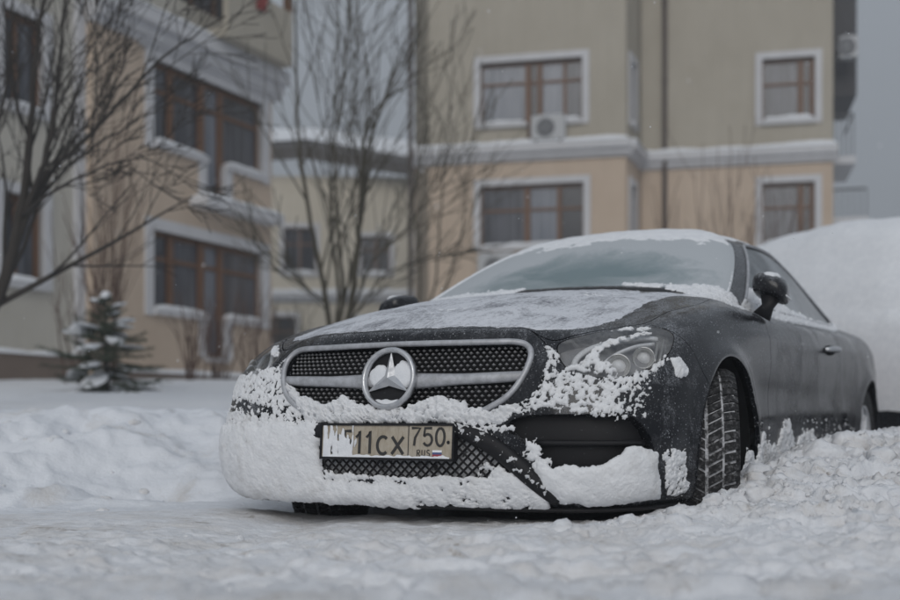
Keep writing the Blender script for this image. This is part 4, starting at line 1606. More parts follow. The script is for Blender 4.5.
o = link('plate_snow', mesh_np('plate_snow', W[:, :3], np.ascontiguousarray(T)), 'snow_fresh', None, True)
o.location, o.rotation_euler = car.location, car.rotation_euler
tag(o, 'smears of snow over the first characters of the number plate', kind='stuff')

# ------------------------------------------------------------------ terrain: trodden snow, ploughed banks, rising garden
def path_dist(P, path):
    """distance to a poly-line, side sign and the interpolated third value"""
    path = np.asarray(path, float)
    d = np.full(len(P), 1e9)
    sg = np.zeros(len(P))
    val = np.zeros(len(P))
    for a, b in zip(path[:-1], path[1:]):
        e = b[:2] - a[:2]
        w = P - a[:2]
        t = np.clip((w @ e) / (e @ e), 0, 1)
        q = w - t[:, None] * e
        dd = np.hypot(q[:, 0], q[:, 1])
        m = dd < d
        d = np.where(m, dd, d)
        sg = np.where(m, np.sign(e[0] * w[:, 1] - e[1] * w[:, 0]), sg)
        val = np.where(m, a[2] + (b[2] - a[2]) * t, val)
    return d, sg, val


RIDGE = [(-.3, 3.05, .10), (.30, 3.25, .115), (.60, 3.40, .135), (.80, 3.55, .16), (.95, 3.72, .185), (1.05, 3.88, .215), (1.22, 4.15, .25), (1.50, 4.55, .345), (1.92, 5.0, .385), (2.5, 5.7, .42), (3.4, 6.9, .45), (5, 9, .45)]


def ground_height(X, Y, detail=True):
    P2 = np.c_[X, Y]
    P3 = np.c_[X, Y, np.zeros(len(X))]
    # car frame
    rx = X - CAR_X
    ry = Y - CAR_Y
    cx = rx * CAR_FW[0] + ry * CAR_FW[1]
    cy = rx * CAR_LF[0] + ry * CAR_LF[1]
    h = .134 + .018 * fbm(P3 * 1.6, 3)
    # slot the car stands in
    slot = np.maximum(np.abs(cx + 1.72) - 2.08, np.abs(cy) - .86)
    h = h - .115 * sstep(.20, -.14, slot)
    # bank on the far side of the lane, then the garden rising to the houses
    edge = 4.55 + .30 * np.clip(X + 1.4, -3, 8) * (X < 8) + .22 * fbm(np.c_[X * .8, Y * 0, X * 0 + 4], 3)
    beh = Y - edge - .55 * np.clip(X + .2, 0, 20)
    bank = .40 * sstep(0, 1.7, beh)
    field = np.clip((Y - 6.0), 0, 40)
    rise = .62 * sstep(0, 14, field - .25 * np.clip(X, 0, 99)) 
    far = (cy < -.2) | (Y > 7.5)
    h = h + (bank + rise * (bank / .40)) * np.where(far, 1, sstep(.9, 2.2, slot))
    # lumps on the bank face
    lump = sstep(.02, .35, beh) * sstep(2.6, 1.2, beh)
    h = h + lump * (.10 * billow(P3 * 1.7 + 3, 3) + .05 * fbm(P3 * 4.5, 4) - .07)
    h = h + .012 * fbm(P3 * 2.2 + 40, 3) * sstep(2, 4, beh)
    # ploughed ridge along the driver's side
    d, sg, top = path_dist(P2, RIDGE)
    near = sg < 0                                     # camera side
    fall = np.where(near, 1.15 + .9 * np.clip(top - .1, 0, 1), .42)
    prof = np.where(near, np.exp(-(d / fall) ** 2 * 1.3), np.exp(-(d / fall) ** 2 * 1.6))
    r = (top - .10) * prof
    h = h + np.maximum(r, 0)
    if detail:
        rough = sstep(.015, .12, r) + .30 * sstep(4.6, 3.0, Y)
        wob = .16 * np.c_[fbm(P3 * 6, 3), fbm(P3 * 6 + 77, 3), np.zeros(len(X))]
        l1 = np.clip(billow((P3 + wob) * 4.6 + 11, 2), -.4, 1)
        l2 = np.clip(billow((P3 + wob * .5) * 11 + 5, 3), -.4, 1)
        h = h + np.clip(rough, 0, 1.0) * (.075 * (l1 - .45) + .038 * (l2 - .45) + .020 * fbm(P3 * 26, 4, .65))
        h = h + .006 * fbm(P3 * 14, 4) * sstep(9, 5, Y)
        h = h + .042 * np.clip(billow((P3 + wob) * 3.4 + 60, 3) - .35, -.2, 1) * sstep(3.8, 3.0, Y) * sstep(-2.8, .2, X)
        # rut in front of the tyres
        h = h - .03 * np.exp(-((X + .95 - .1 * Y) / .18) ** 2) * sstep(4.7, 4.0, Y) * sstep(2.6, 3.2, Y)
    return h


ys = np.concatenate([-np.geomspace(1, 60, 16)[::-1], [-.5, 0, .4, .7], np.geomspace(.9, 2.4, 60)[:-1], np.linspace(2.4, 4.6, 270)[:-1], np.linspace(4.6, 8, 200)[:-1], np.geomspace(8, 40, 130)[:-1], np.geomspace(40, 900, 40)])
th = np.tan(np.concatenate([np.linspace(-1.42, -.60, 41)[:-1], np.linspace(-.60, .60, 480), np.linspace(.60, 1.42, 41)[1:]]))
TX, TY = np.meshgrid(th, ys)
TX = TX * np.maximum(np.abs(TY), 2.2)
H = ground_height(TX.ravel(), TY.ravel())
idx = np.arange(TX.size).reshape(TX.shape)
q = np.c_[idx[:-1, :-1].ravel(), idx[:-1, 1:].ravel(), idx[1:, 1:].ravel(), idx[1:, :-1].ravel()]
me = mesh_np('ground', np.c_[TX.ravel(), TY.ravel(), H], q)
g = link('ground', me, 'snow_ground', None, True)
me.materials.append(MATS['snow_road'])
cxy = np.c_[TX.ravel(), TY.ravel()][q].mean(1)
d_, s_, t_ = path_dist(cxy, RIDGE)
edge_n = .5 * fbm(np.c_[cxy * .9, cxy[:, :1] * 0], 3)
road = (cxy[:, 1] + edge_n * .8 < 4.35 + .30 * np.clip(cxy[:, 0] + 1.4, -3, 1.6)) | ((d_ < .8) & (cxy[:, 1] < 8))
me.polygons.foreach_set('material_index', road.astype(np.int32))
tag(g, kind='structure')


def gz(x, y):
    return float(ground_height(np.array([x]), np.array([y]), False)[0])


# loose snow lumps thrown up by the plough: real clods, each its own little rock of snow
def clod_mesh(seed):
    bm = bmesh.new()
    bmesh.ops.create_icosphere(bm, subdivisions=3, radius=1)
    V = np.array([v.co for v in bm.verts])
    k = 1 + .60 * fbm(V * 1.2 + seed * 5.1, 3) + .42 * fbm(V * 3.2 + seed, 3) + .16 * fbm(V * 8 + seed, 3)
    for v, w in zip(bm.verts, V * k[:, None] * (1, .9, .72)):
        v.co = w
    me = bpy.data.meshes.new('snow_lump')
    bm.to_mesh(me)
    bm.free()
    me.polygons.foreach_set('use_smooth', np.ones(len(me.polygons), bool))
    return me


CLODS = [clod_mesh(i) for i in range(7)]
r2 = np.random.default_rng(21)
cl = MB()
cv, cf, ck = [], [], 0
ctri = []
for me_ in CLODS:
    V = np.empty(len(me_.vertices) * 3)
    me_.vertices.foreach_get('co', V)
    F = np.empty(len(me_.polygons) * 3, np.int32)
    me_.loops.foreach_get('vertex_index', F)
    ctri.append((V.reshape(-1, 3), F.reshape(-1, 3)))
ctri_small = []
for i_ in range(7):
    bm = bmesh.new()
    bmesh.ops.create_icosphere(bm, subdivisions=1, radius=1)
    V = np.array([v.co for v in bm.verts])
    F = np.array([[v.index for v in f.verts] for f in bm.faces])
    bm.free()
    ctri_small.append((V * (1 + .7 * fbm(V * 1.6 + i_ * 3.3, 3))[:, None] * (1, .85, .8), F))
spots = []
for _ in range(170):
    t = r2.random() ** .8
    k = 1 + t * (len(RIDGE) - 5)
    i = int(k)
    f = k - i
    a, b = np.array(RIDGE[i]), np.array(RIDGE[min(i + 1, len(RIDGE) - 1)])
    c = a + (b - a) * f
    e = (b - a)[:2] / np.linalg.norm((b - a)[:2])
    nrm = np.array([e[1], -e[0]])
    off = r2.normal(.10, .30)
    if off < -.16:
        continue
    x, y = c[:2] + nrm * off
    s = .008 + .062 * r2.random() ** 4.5
    spots.append((x, y, s))
for _ in range(160):
    spots.append((r2.uniform(-2.2, 1.6), r2.uniform(2.2, 3.55), .008 + .016 * r2.random() ** 3))
for _ in range(50):
    x = r2.uniform(-4.2, -1.2)
    spots.append((x, 4.55 + .3 * (x + 1.4) + r2.uniform(-.1, 1.3), .012 + .035 * r2.random() ** 2.5))
spots += [(.33, 3.40, .052), (.70, 3.50, .045), (.53, 3.42, .03), (1.03, 3.80, .06), (1.16, 4.0, .07), (1.40, 4.35, .08), (1.58, 4.55, .075), (1.75, 4.72, .07), (1.32, 4.15, .06)]
for _ in range(1500):                                  # crumbs
    k = 1 + r2.random() ** .8 * (len(RIDGE) - 5)
    i = int(k)
    a, b = np.array(RIDGE[i]), np.array(RIDGE[i + 1])
    c = a + (b - a) * (k - i)
    e = (b - a)[:2] / np.linalg.norm((b - a)[:2])
    x, y = c[:2] + np.array([e[1], -e[0]]) * r2.normal(.18, .35)
    spots.append((x, y, .0035 + .010 * r2.random() ** 2))
sp = np.array(spots)
spz = ground_height(sp[:, 0], sp[:, 1])
for (x, y, s), z in zip(spots, spz):
    V, F = (ctri if s > .014 else ctri_small)[r2.integers(7)]
    an = r2.random() * 6.28
    ca, sa = math.cos(an), math.sin(an)
    W = np.c_[V[:, 0] * ca - V[:, 1] * sa, V[:, 0] * sa + V[:, 1] * ca, V[:, 2]] * s + (x, y, z - s * .30)
    cv.append(W)
    cf.append(F + ck)
    ck += len(V)
o = link('snow_lumps', mesh_np('snow_lumps', np.concatenate(cv), np.concatenate(cf)), 'snow_road', None, True)
tag(o, 'loose lumps of ploughed snow along the lane and beside the coupe', kind='stuff')

# ------------------------------------------------------------------ houses
def house_materials():
    def plaster(name, c1, c2):
        m = NT(name)
        c = m.coord('Object')
        f = m.ramp(m.noise(c, .8, 6, .65), [(.3, 0), (.7, 1)])
        st = m.ramp(m.noise(m.coord('Object', (3, 3, .35)), 1.6, 5, .65), [(.45, 0), (.75, 1)])
        col = m.mix(f, c1, c2)
        col = m.mix(m.math('MULTIPLY', st, .25), col, tuple(x * .72 for x in c1))
        m.set(Base_Color=col, Roughness=.9, Specular_IOR_Level=.2)
        m.bump(m.noise(c, 60, 4, .6), .3, .01)
    plaster('plaster_cream', (.385, .350, .288), (.44, .405, .34))
    plaster('plaster_peach', (.50, .40, .31), (.57, .465, .37))
    plaster('plaster_grey', (.47, .445, .39), (.53, .505, .45))
    plaster('plaster_far', (.55, .50, .41), (.62, .57, .48))
    plaster('trim_white', (.54, .54, .555), (.61, .61, .625))
    m = NT('brown_wood')
    c = m.coord('Object', (1, 1, .2))
    m.set(Base_Color=m.mix(m.noise(c, 9, 5, .6), (.105, .048, .021), (.175, .085, .038)), Roughness=.55)
    m = NT('window_glass')
    c = m.coord('Object')
    cur = m.ramp(m.noise(m.coord('Object', (6, 6, .35)), 1.6, 4, .6), [(.40, 0), (.62, 1)])
    col = m.mix(m.math('MULTIPLY', cur, .85), (.040, .042, .050), (.13, .135, .155))
    m.set(Base_Color=col, Roughness=.14, Specular_IOR_Level=.5)
    m = NT('curtained_glass')
    cur = m.ramp(m.noise(m.coord('Object', (9, 9, .3)), 1.8, 4, .6), [(.30, 0), (.60, 1)])
    m.set(Base_Color=m.mix(cur, (.10, .115, .14), (.20, .215, .25)), Roughness=.16, Specular_IOR_Level=.5)
    m = NT('dark_glass')
    m.set(Base_Color=(.035, .036, .042), Roughness=.15)
    NT('pipe_brown').set(Base_Color=(.075, .055, .045), Roughness=.55)
    NT('roof_dark').set(Base_Color=(.075, .066, .060), Roughness=.8)
    NT('slate').set(Base_Color=(.045, .043, .045), Roughness=.7)
    NT('unit_white').set(Base_Color=(.42, .43, .44), Roughness=.5)
    NT('unit_dark').set(Base_Color=(.06, .06, .065), Roughness=.6)
    NT('rail').set(Base_Color=(.06, .06, .06), Roughness=.5)
    NT('red_cloth').set(Base_Color=(.26, .035, .03), Roughness=.9)
    m = NT('plinth')
    c = m.coord('Object')
    m.set(Base_Color=m.mix(m.noise(c, 2, 5, .6), (.14, .105, .085), (.20, .155, .125)), Roughness=.9)


house_materials()


def put(o, loc, rz):
    o.location = loc
    o.rotation_euler = (0, 0, rz)
    return o


def wall(parent, name, x0, x1, z0, z1, holes, mat, loc=(0, 0, 0), rz=0.0, thick=.32):
    """wall in the plane y=0 (outer face), thickness towards +y, with real openings"""
    xs = sorted(set([x0, x1] + [v for h in holes for v in h[:2] if x0 < v < x1]))
    zs = sorted(set([z0, z1] + [v for h in holes for v in h[2:] if z0 < v < z1]))
    V, F, ids = [], [], {}

    def vid(x, y, z):
        k = (round(x, 4), round(y, 4), round(z, 4))
        if k not in ids:
            ids[k] = len(V)
            V.append(k)
        return ids[k]
    solid = lambda i, j: 0 <= i < len(xs) - 1 and 0 <= j < len(zs) - 1 and not any(h[0] - 1e-6 <= (xs[i] + xs[i + 1]) / 2 <= h[1] + 1e-6 and h[2] - 1e-6 <= (zs[j] + zs[j + 1]) / 2 <= h[3] + 1e-6 for h in holes)
    for i in range(len(xs) - 1):
        for j in range(len(zs) - 1):
            if not solid(i, j):
                continue
            a, b, c, d = xs[i], xs[i + 1], zs[j], zs[j + 1]
            F.append([vid(a, 0, c), vid(b, 0, c), vid(b, 0, d), vid(a, 0, d)])
            F.append([vid(b, thick, c), vid(a, thick, c), vid(a, thick, d), vid(b, thick, d)])
            for (ii, jj, e) in ((i - 1, j, (a, c, a, d)), (i + 1, j, (b, d, b, c)), (i, j - 1, (b, c, a, c)), (i, j + 1, (a, d, b, d))):
                if not solid(ii, jj):
                    F.append([vid(e[0], thick, e[1]), vid(e[0], 0, e[1]), vid(e[2], 0, e[3]), vid(e[2], thick, e[3])])
    return put(MB().add(V, F).build(name, mat, parent), loc, rz)


def window(parent, x0, x1, z0, z1, cols, transom=.72, loc=(0, 0, 0), rz=0.0, inset=.14, trim=.16, sill_snow=.10, glass=('window_glass',), frame=.075, heavy=None, door=None, surround=True):
    """cols: widths as fractions; transom: height fraction of the cross bar. Window empty > frame, panes, sill, surround"""
    w = empty('window')
    w.parent = parent
    put(w, loc, rz)
    tot = sum(cols)
    xs = [x0]
    for c in cols:
        xs.append(xs[-1] + (x1 - x0) * c / tot)
    fr = MB()
    d0, d1 = inset - .03, inset + .06
    bar = lambda a, b, c, d, p=0.0: fr.span((a, d0 - p, c), (b, d1, d))
    zb = [z0] * len(cols)
    if door is not None:
        zb[door[0]] = z0 - door[1]
    for i, c in enumerate(cols):
        a, b = xs[i], xs[i + 1]
        za = zb[i]
        f2 = frame / 2
        # each light: its own sash
        s = MB()
        s.span((a, d0, za), (a + f2, d1, z1))
        s.span((b - f2, d0, za), (b, d1, z1))
        s.span((a + f2, d0, za), (b - f2, d1, za + frame))
        s.span((a + f2, d0, z1 - frame), (b - f2, d1, z1))
        zt = z0 + (z1 - z0) * transom
        if transom:
            s.span((a + f2, d0 - .004, zt - f2 * .8), (b - f2, d1 - .004, zt + f2 * .8))
        s.build('sash', 'brown_wood', w)
        gl = glass[i % len(glass)]
        spans = [(za + frame, zt - f2 * .8), (zt + f2 * .8, z1 - frame)] if transom else [(za + frame, z1 - frame)]
        for (p, q_) in spans:
            MB().span((a + f2, inset, p), (b - f2, inset + .02, q_)).build('pane', gl, w)
    for (i, wd) in (heavy or []):
        MB().span((xs[i] - wd / 2, d0 - .03, z0 - (door[1] if door and i in (door[0], door[0] + 1) else 0)), (xs[i] + wd / 2, d0 + .02, z1)).build('post', 'brown_wood', w)
    if surround:
        t = trim
        for nm, a, b, c, d in (('surround_head', x0 - t, x1 + t, z1, z1 + t), ('surround_jamb', x0 - t, x0, z0 - t * .6, z1), ('surround_jamb', x1, x1 + t, z0 - t * .6, z1)):
            MB().span((a, -.045, c), (b, .10, d)).build(nm, 'trim_white', w)
        sx = [(x0, x1)] if door is None else [(x0, xs[door[0]]), (xs[door[0] + 1], x1)]
        for (a, b) in sx:
            if b - a < .1:
                continue
            MB().span((a, -.10, z0 - .10), (b, .12, z0 - .005)).build('sill', 'trim_white', w)
            if sill_snow:
                ledge_snow(w, a + .02, b - .02, -.115, .10, z0 - .005, sill_snow)
    return w


def ledge_snow(parent, x0, x1, y0, y1, z, h, seed=None):
    """rounded, uneven strip of snow on a ledge"""
    n = max(8, int((x1 - x0) / .06))
    m = 9
    seed = random.random() * 50 if seed is None else seed
    xs = np.linspace(x0, x1, n)
    V = []
    for i, x in enumerate(xs):
        e = min(1, min(i, n - 1 - i) / 2.5) ** .5
        k = (.75 + .45 * float(fbm(np.array([[x * 1.7 + seed, seed, 0]]), 3)[0])) * e
        for j in range(m):
            t = j / (m - 1)
            V.append((x, y0 + (y1 - y0) * t - .01 * math.sin(math.pi * t), z + h * k * (math.sin(math.pi * (.08 + .84 * t)) ** .6 if 0 < j < m - 1 else 0)))
    F = [[i * m + j, i * m + j + 1, (i + 1) * m + j + 1, (i + 1) * m + j] for i in range(n - 1) for j in range(m - 1)]
    F = [f[::-1] for f in F]
    o = MB().add(V, F).build('ledge_snow', 'snow_fresh', parent, True)
    return o


def cornice(parent, x0, x1, z, loc=(0, 0, 0), rz=0.0, out=.22, h=.30, snow=.14, mat='trim_white'):
    o = empty('cornice')
    o.parent = parent
    put(o, loc, rz)
    MB().span((x0, -out, z - h * .45), (x1, .05, z)).build('top_course', mat, o)
    MB().span((x0, -out * .6, z - h * .8), (x1, .05, z - h * .45)).build('middle_course', mat, o)
    MB().span((x0, -out * .3, z - h), (x1, .05, z - h * .8)).build('lower_course', mat, o)
    if snow:
        ledge_snow(o, x0, x1, -out - .02, .02, z, snow)
    return o


def downpipe(parent, x, y, z0, z1, r=.07):
    o = MB().tube([(x, y, z0), (x, y, z1)], r, 10).build('downpipe', 'pipe_brown', parent, True)
    for z in np.arange(z0 + .8, z1, 1.9):
        MB().tube([(x, y, z), (x, y, z + .07)], r * 1.25, 10).build('bracket', 'pipe_brown', o)
    return o


def aircon(loc, rz, label, w=.80, h=.56, group=None):
    a = empty('air_conditioner', loc, rz)
    tag(a, label, 'air conditioner', group)
    bevel(MB().span((-w / 2, -.28, 0), (w / 2, 0, h)).build('case', 'unit_white', a), .02, 2)
    fan = MB().tube([(-.06, -.281, h / 2), (-.06, -.292, h / 2)], [.215, .20], 28)
    fan.build('fan_opening', 'unit_dark', a)
    g = MB()
    for r in (.07, .12, .17):
        pts = [(-.06 + r * math.cos(t), -.296, h / 2 + r * math.sin(t)) for t in np.linspace(0, 2 * math.pi, 25)]
        g.tube(pts, .006, 4)
    for t in range(4):
        an = t * math.pi / 4
        g.tube([(-.06 + .2 * math.cos(an), -.299, h / 2 + .2 * math.sin(an)), (-.06 - .2 * math.cos(an), -.299, h / 2 - .2 * math.sin(an))], .005, 4)
    g.build('fan_guard', 'unit_white', a)
    for x in (-w * .35, w * .35):
        MB().span((x - .02, -.27, -.05), (x + .02, .0, 0)).build('bracket', 'rail', a)
    ledge_snow(a, -w / 2, w / 2, -.28, 0, h, .05)
    return a


def local_to_world(o, p):
    c, s = math.cos(o.rotation_euler[2]), math.sin(o.rotation_euler[2])
    return (o.location[0] + p[0] * c - p[1] * s, o.location[1] + p[0] * s + p[1] * c, o.location[2] + p[2])


# ---- house behind the coupe: bay on the left, set-back wing on the right
RA = math.atan2(-.225, .974)
hb = empty('apartment_building', (-.85, 27.8, 0), RA)
tag(hb, 'cream and peach three storey house with brown windows and a long brown downpipe', 'building')
BW, RX, RB = 5.06, .22, 1.63
UZ0, UZ1, LZ0, LZ1 = 7.52, 8.98, 4.60, 6.05
CZ = 6.95
up_h = (1.62, 4.05, UZ0, UZ1)
# the door leaf of the upper window drops below the sill
bay_up = [(1.62, 4.05, UZ0, UZ1), (2.74, 3.02, UZ0 - .62, UZ0)]
bay_lo = [(1.62, 4.08, LZ0, LZ1), (1.62, 4.08, 1.8, 3.2)]
wall(hb, 'upper_wall', 0, BW, CZ - .16, 14, bay_up, 'plaster_cream')
wall(hb, 'lower_wall', 0, BW, .3, CZ - .16, bay_lo, 'plaster_peach')
window(hb, 1.62, 4.05, UZ0, UZ1, [1.12, .28, .58, .42], .66, glass=('curtained_glass', 'dark_glass', 'curtained_glass', 'window_glass'), heavy=[(1, .13), (2, .11)], door=(1, .62))
window(hb, 1.62, 4.08, LZ0, LZ1, [1.05, .72, .55], .60, glass=('window_glass', 'curtained_glass', 'dark_glass'), heavy=[(1, .13), (2, .10)])
window(hb, 1.62, 4.08, 1.8, 3.2, [1.05, .72, .55], .60, glass=('window_glass', 'dark_glass'))
cornice(hb, -.12, BW + .12, CZ, out=.26, h=.34, snow=.16)
# return of the bay
ra = math.atan2(RB, RX)
rl = math.hypot(RX, RB)
nh = [(.45, .98, UZ0, UZ1), (.45, .98, LZ0, LZ1)]
wall(hb, 'bay_return_upper', 0.02, rl, CZ - .16, 14, nh, 'plaster_cream', (BW, .02, 0), ra)
wall(hb, 'bay_return_lower', 0.02, rl, .3, CZ - .16, nh, 'plaster_peach', (BW, .02, 0), ra)
for z0, z1 in ((UZ0, UZ1), (LZ0, LZ1)):
    window(hb, .45, .98, z0, z1, [1], .0, (BW, .02, 0), ra, glass=('dark_glass',))
cornice(hb, 0, rl, CZ - .004, (BW, .02, 0), ra, out=.24, h=.34, snow=.12)
# wing
WX0, WX1 = BW + RX + .02, 9.79
WU = [(8.17, 9.38, UZ0 + .12, UZ1 + .14), (8.17, 9.38, LZ0 + .1, LZ1 + .1)]
wall(hb, 'wing_upper_wall', WX0, WX1, CZ - .15, 14, [WU[0]], 'plaster_cream', (0, RB, 0))
wall(hb, 'wing_lower_wall', WX0, WX1, .3, CZ - .15, [WU[1]], 'plaster_peach', (0, RB, 0))
for h_ in WU:
    window(hb, *h_, [1.0, .36], .60, (0, RB, 0), 0, glass=('window_glass', 'dark_glass'), heavy=[(1, .12), (2, .22)], sill_snow=.16)
cornice(hb, WX0, WX1 + .1, CZ - .008, (0, RB, 0), out=.24, h=.34, snow=.16)
downpipe(hb, WX0 + .58, RB - .12, .3, 14, .058)
downpipe(hb, -.02, -.34, .3, 14, .055)
# right flank wall, its dark stair tower, balcony slab and rail
wall(hb, 'flank_wall', 0, 9, .3, 14, [], 'plaster_cream', (WX1 - .02, RB + .02, 0), math.pi / 2)
tw = MB().span((WX1 + .03, RB + .8, 8.35), (WX1 + .62, RB + 3.2, 14)).build('stair_tower', 'slate', hb)
slab = MB().span((WX1 + .0, RB + .35, CZ - .34), (WX1 + .55, RB + 2.6, CZ - .16)).build('balcony_slab', 'trim_white', hb)
for (z0_, z1_) in ((CZ - .16, CZ + .85),):
    rl_ = MB()
    MB().tube([(WX1 + .02, RB + .38, z1_), (WX1 + .5, RB + .38, z1_), (WX1 + .5, RB + 2.5, z1_)], .025, 6).build('balcony_rail', 'rail', slab)
    for x in np.linspace(WX1 + .06, WX1 + .5, 5):
        MB().tube([(x, RB + .38, z0_), (x, RB + .38, z1_)], .012, 5).build('baluster', 'rail', slab)
sl2 = MB().span((WX1 + .02, RB + .35, CZ - 1.75), (WX1 + .85, RB + 2.6, CZ - 1.62)).build('balcony_slab', 'trim_white', hb)
MB().tube([(WX1 + .02, RB + .38, CZ - .95), (WX1 + .8, RB + .38, CZ - .95)], .025, 6).build('balcony_rail', 'rail', sl2)
for x in np.linspace(WX1 + .1, WX1 + .8, 6):
    MB().tube([(x, RB + .38, CZ - 1.62), (x, RB + .38, CZ - .95)], .012, 5).build('baluster', 'rail', sl2)
MB().span((-.3, -.5, 14), (WX1 + 1, 9, 14.3)).build('roof', 'roof_dark', hb)
MB().span((.02, 8.6, .3), (WX1, 9, 14)).build('rear_wall', 'plaster_cream', hb)
wall(hb, 'left_flank_wall', 0, 9, .3, 14, [], 'plaster_cream', (.02, 9, 0), -math.pi / 2)
aircon(local_to_world(hb, (3.28, -.02, UZ0 - .50)), RA, 'white round-fan air conditioner on the snowy cornice under the upper window')
aircon(local_to_world(hb, (2.05, -.02, LZ0 - .80)), RA, 'pale air conditioner below the middle window of the cream house', .9, .6)
aircon(local_to_world(hb, (WX1 + .36, RB + .30, 9.05)), RA, 'small air conditioner at the corner under the dark stair tower', .42, .5)

# ---- house on the left, running back from the lane
LA = math.atan2(.902, .432)
lb = empty('apartment_building', (-5.05, 19.5, 0), LA)
tag(lb, 'peach and grey house with two wide brown window bands and white cornices', 'building')
WT = 3.22
holesA = [(0, WT, 5.22, 6.62), (1.44, 2.0, 4.55, 5.22), (0, WT, 2.38, 3.72), (1.44, 2.0, 1.62, 2.38)]
wall(lb, 'wall', -1.43, 3.55, .3, 7.15, holesA, 'plaster_peach')
for z0, z1, dd in ((5.22, 6.62, .67), (2.38, 3.72, .76)):
    window(lb, 0, WT, z0, z1, [.58, .86, .56, 1.22], .66, glass=('window_glass', 'window_glass', 'curtained_glass', 'window_glass'), heavy=[(1, .15), (2, .16), (3, .14)], door=(2, dd), trim=.20, frame=.085, sill_snow=.12)
    MB().span((1.38, -.10, z0 - dd - .08), (2.06, .12, z0 - dd - .004)).build('door_step', 'trim_white', lb)
    MB().span((1.24, -.05, z0 - dd), (1.44, .1, z0 - .102)).build('door_jamb', 'trim_white', lb)
    MB().span((2.0, -.05, z0 - dd), (2.20, .1, z0 - .102)).build('door_jamb', 'trim_white', lb)
cornice(lb, -1.5, 3.7, 7.30, out=.34, h=.5, snow=.12)
cornice(lb, -.35, 3.6, 7.04 - .12, (0, .0, 0), 0, out=.16, h=.16, snow=0)
# small ledge under the upper door with snow
MB().span((1.0, -.40, 4.28), (3.4, .1, 4.44)).build('balcony_slab', 'trim_white', lb)
ledge_snow(lb, 1.0, 3.4, -.42, 0, 4.44, .14)
# third floor and its projecting balcony
wall(lb, 'third_floor_wall', -1.43, 3.55, 7.30, 11, [(1.0, 3.1, 8.0, 10)], 'plaster_grey', (0, .25, 0))
window(lb, 1.0, 3.1, 8.0, 10, [.4, .5, .7], .7, (0, .25, 0), 0, glass=('dark_glass', 'window_glass'), surround=False)
bal = MB().span((1.3, -.62, 7.32), (3.35, .2, 7.48)).build('balcony_slab', 'plaster_cream', lb)
MB().span((1.3, -.62, 7.48), (3.35, -.50, 8.35)).build('parapet', 'plaster_cream', bal)
MB().span((3.23, -.50, 7.48), (3.35, .2, 8.35)).build('parapet', 'plaster_cream', bal)
MB().span((1.9, -.62, 8.35), (2.05, -.50, 10.6)).build('balcony_post', 'brown_wood', bal)
MB().span((3.2, -.62, 8.35), (3.35, -.50, 10.6)).build('balcony_post', 'brown_wood', bal)
# left wing in grey-cream, slightly set back, with a white corner strip
holesB = [(-3.05, -2.25, 5.15, 6.55), (-3.05, -2.25, 2.55, 3.85)]
wall(lb, 'wing_wall', -9, -1.42, .3, 11, holesB, 'plaster_grey', (0, .22, 0))
for h_ in holesB:
    window(lb, *h_, [.45, .55], .0, (0, .22, 0), 0, glass=('dark_glass', 'window_glass'), heavy=[(2, .14)], sill_snow=.12)
MB().span((-1.62, .12, 1.5), (-1.42, .30, 11)).build('corner_strip', 'trim_white', lb)
MB().span((-9, .06, .3), (-1.62, .22, 1.46)).build('plinth_course', 'plinth', lb)
ledge_snow(lb, -9, -1.5, .03, .24, 1.46, .10)
MB().span((-1.43, -.16, .3), (3.55, -.002, 1.28)).build('plinth_course', 'plinth', lb)
ledge_snow(lb, -1.43, 3.55, -.18, .0, 1.28, .10)
wall(lb, 'end_wall', 0, 8, .3, 11, [], 'plaster_grey', (3.55, .02, 0), math.pi / 2)
MB().span((-9.3, -.6, 11), (3.8, 8, 11.3)).build('roof', 'roof_dark', lb)
rc = bpy.data.objects.new('laundry', None)
bpy.data.objects.remove(rc)
lx, ly, lz = local_to_world(lb, (2.25, -.66, 8.05))
V, F = [], []
for i in range(9):
    for j in range(7):
        V.append((i * .034 - .14, .03 * math.sin(i * 1.3) + .02 * math.sin(j * .9 + i), .55 - j * .09))
for i in range(8):
    for j in range(6):
        F.append([i * 7 + j, i * 7 + j + 1, (i + 1) * 7 + j + 1, (i + 1) * 7 + j])
lo = MB().add(V, F).build('laundry', 'red_cloth', None, True)
lo.location = (lx, ly, lz)
lo.rotation_euler = (0, 0, LA)
sm = lo.modifiers.new('thickness', 'SOLIDIFY')
sm.thickness = .012
tag(lo, 'red cloth hung behind the top balcony parapet of the peach house', 'laundry')

# ---- far house between the two, dark pitched roof
fa = empty('apartment_building', (-9.0, 40, 0), .04)
tag(fa, 'pale far house with a dark pitched roof behind the bare trees', 'building')
fh = [(3.2, 4.3, 5.6, 7.2), (5.9, 6.9, 5.6, 6.9), (2.2, 3.6, 2.6, 4.1), (5.6, 6.8, 2.6, 4.0), (.6, 1.8, 5.6, 7.0), (7.9, 8.8, 5.6, 6.9)]
wall(fa, 'wall', 0, 11, .3, 9.0, fh, 'plaster_far')
for h_ in fh:
    window(fa, *h_, [.5, .5], .65, glass=('window_glass', 'dark_glass'), sill_snow=.15)
cornice(fa, 0, 11, 4.9, out=.3, h=.3, snow=.2)
cornice(fa, 0, 11, 2.2, out=.5, h=.3, snow=.3)
rf = MB()
rf.add([(-.6, -.7, 9.55), (4.0, -.7, 9.9), (12, -.7, 8.6), (12, 3, 10.4), (4.0, 3, 11.4), (-.6, 3, 11.2), (-.6, -.7, 9.15), (4.0, -.7, 9.45), (12, -.7, 8.2)], [[0, 1, 4, 5], [1, 2, 3, 4], [6, 7, 1, 0], [7, 8, 2, 1]])
ro = rf.build('roof', 'roof_dark', fa)
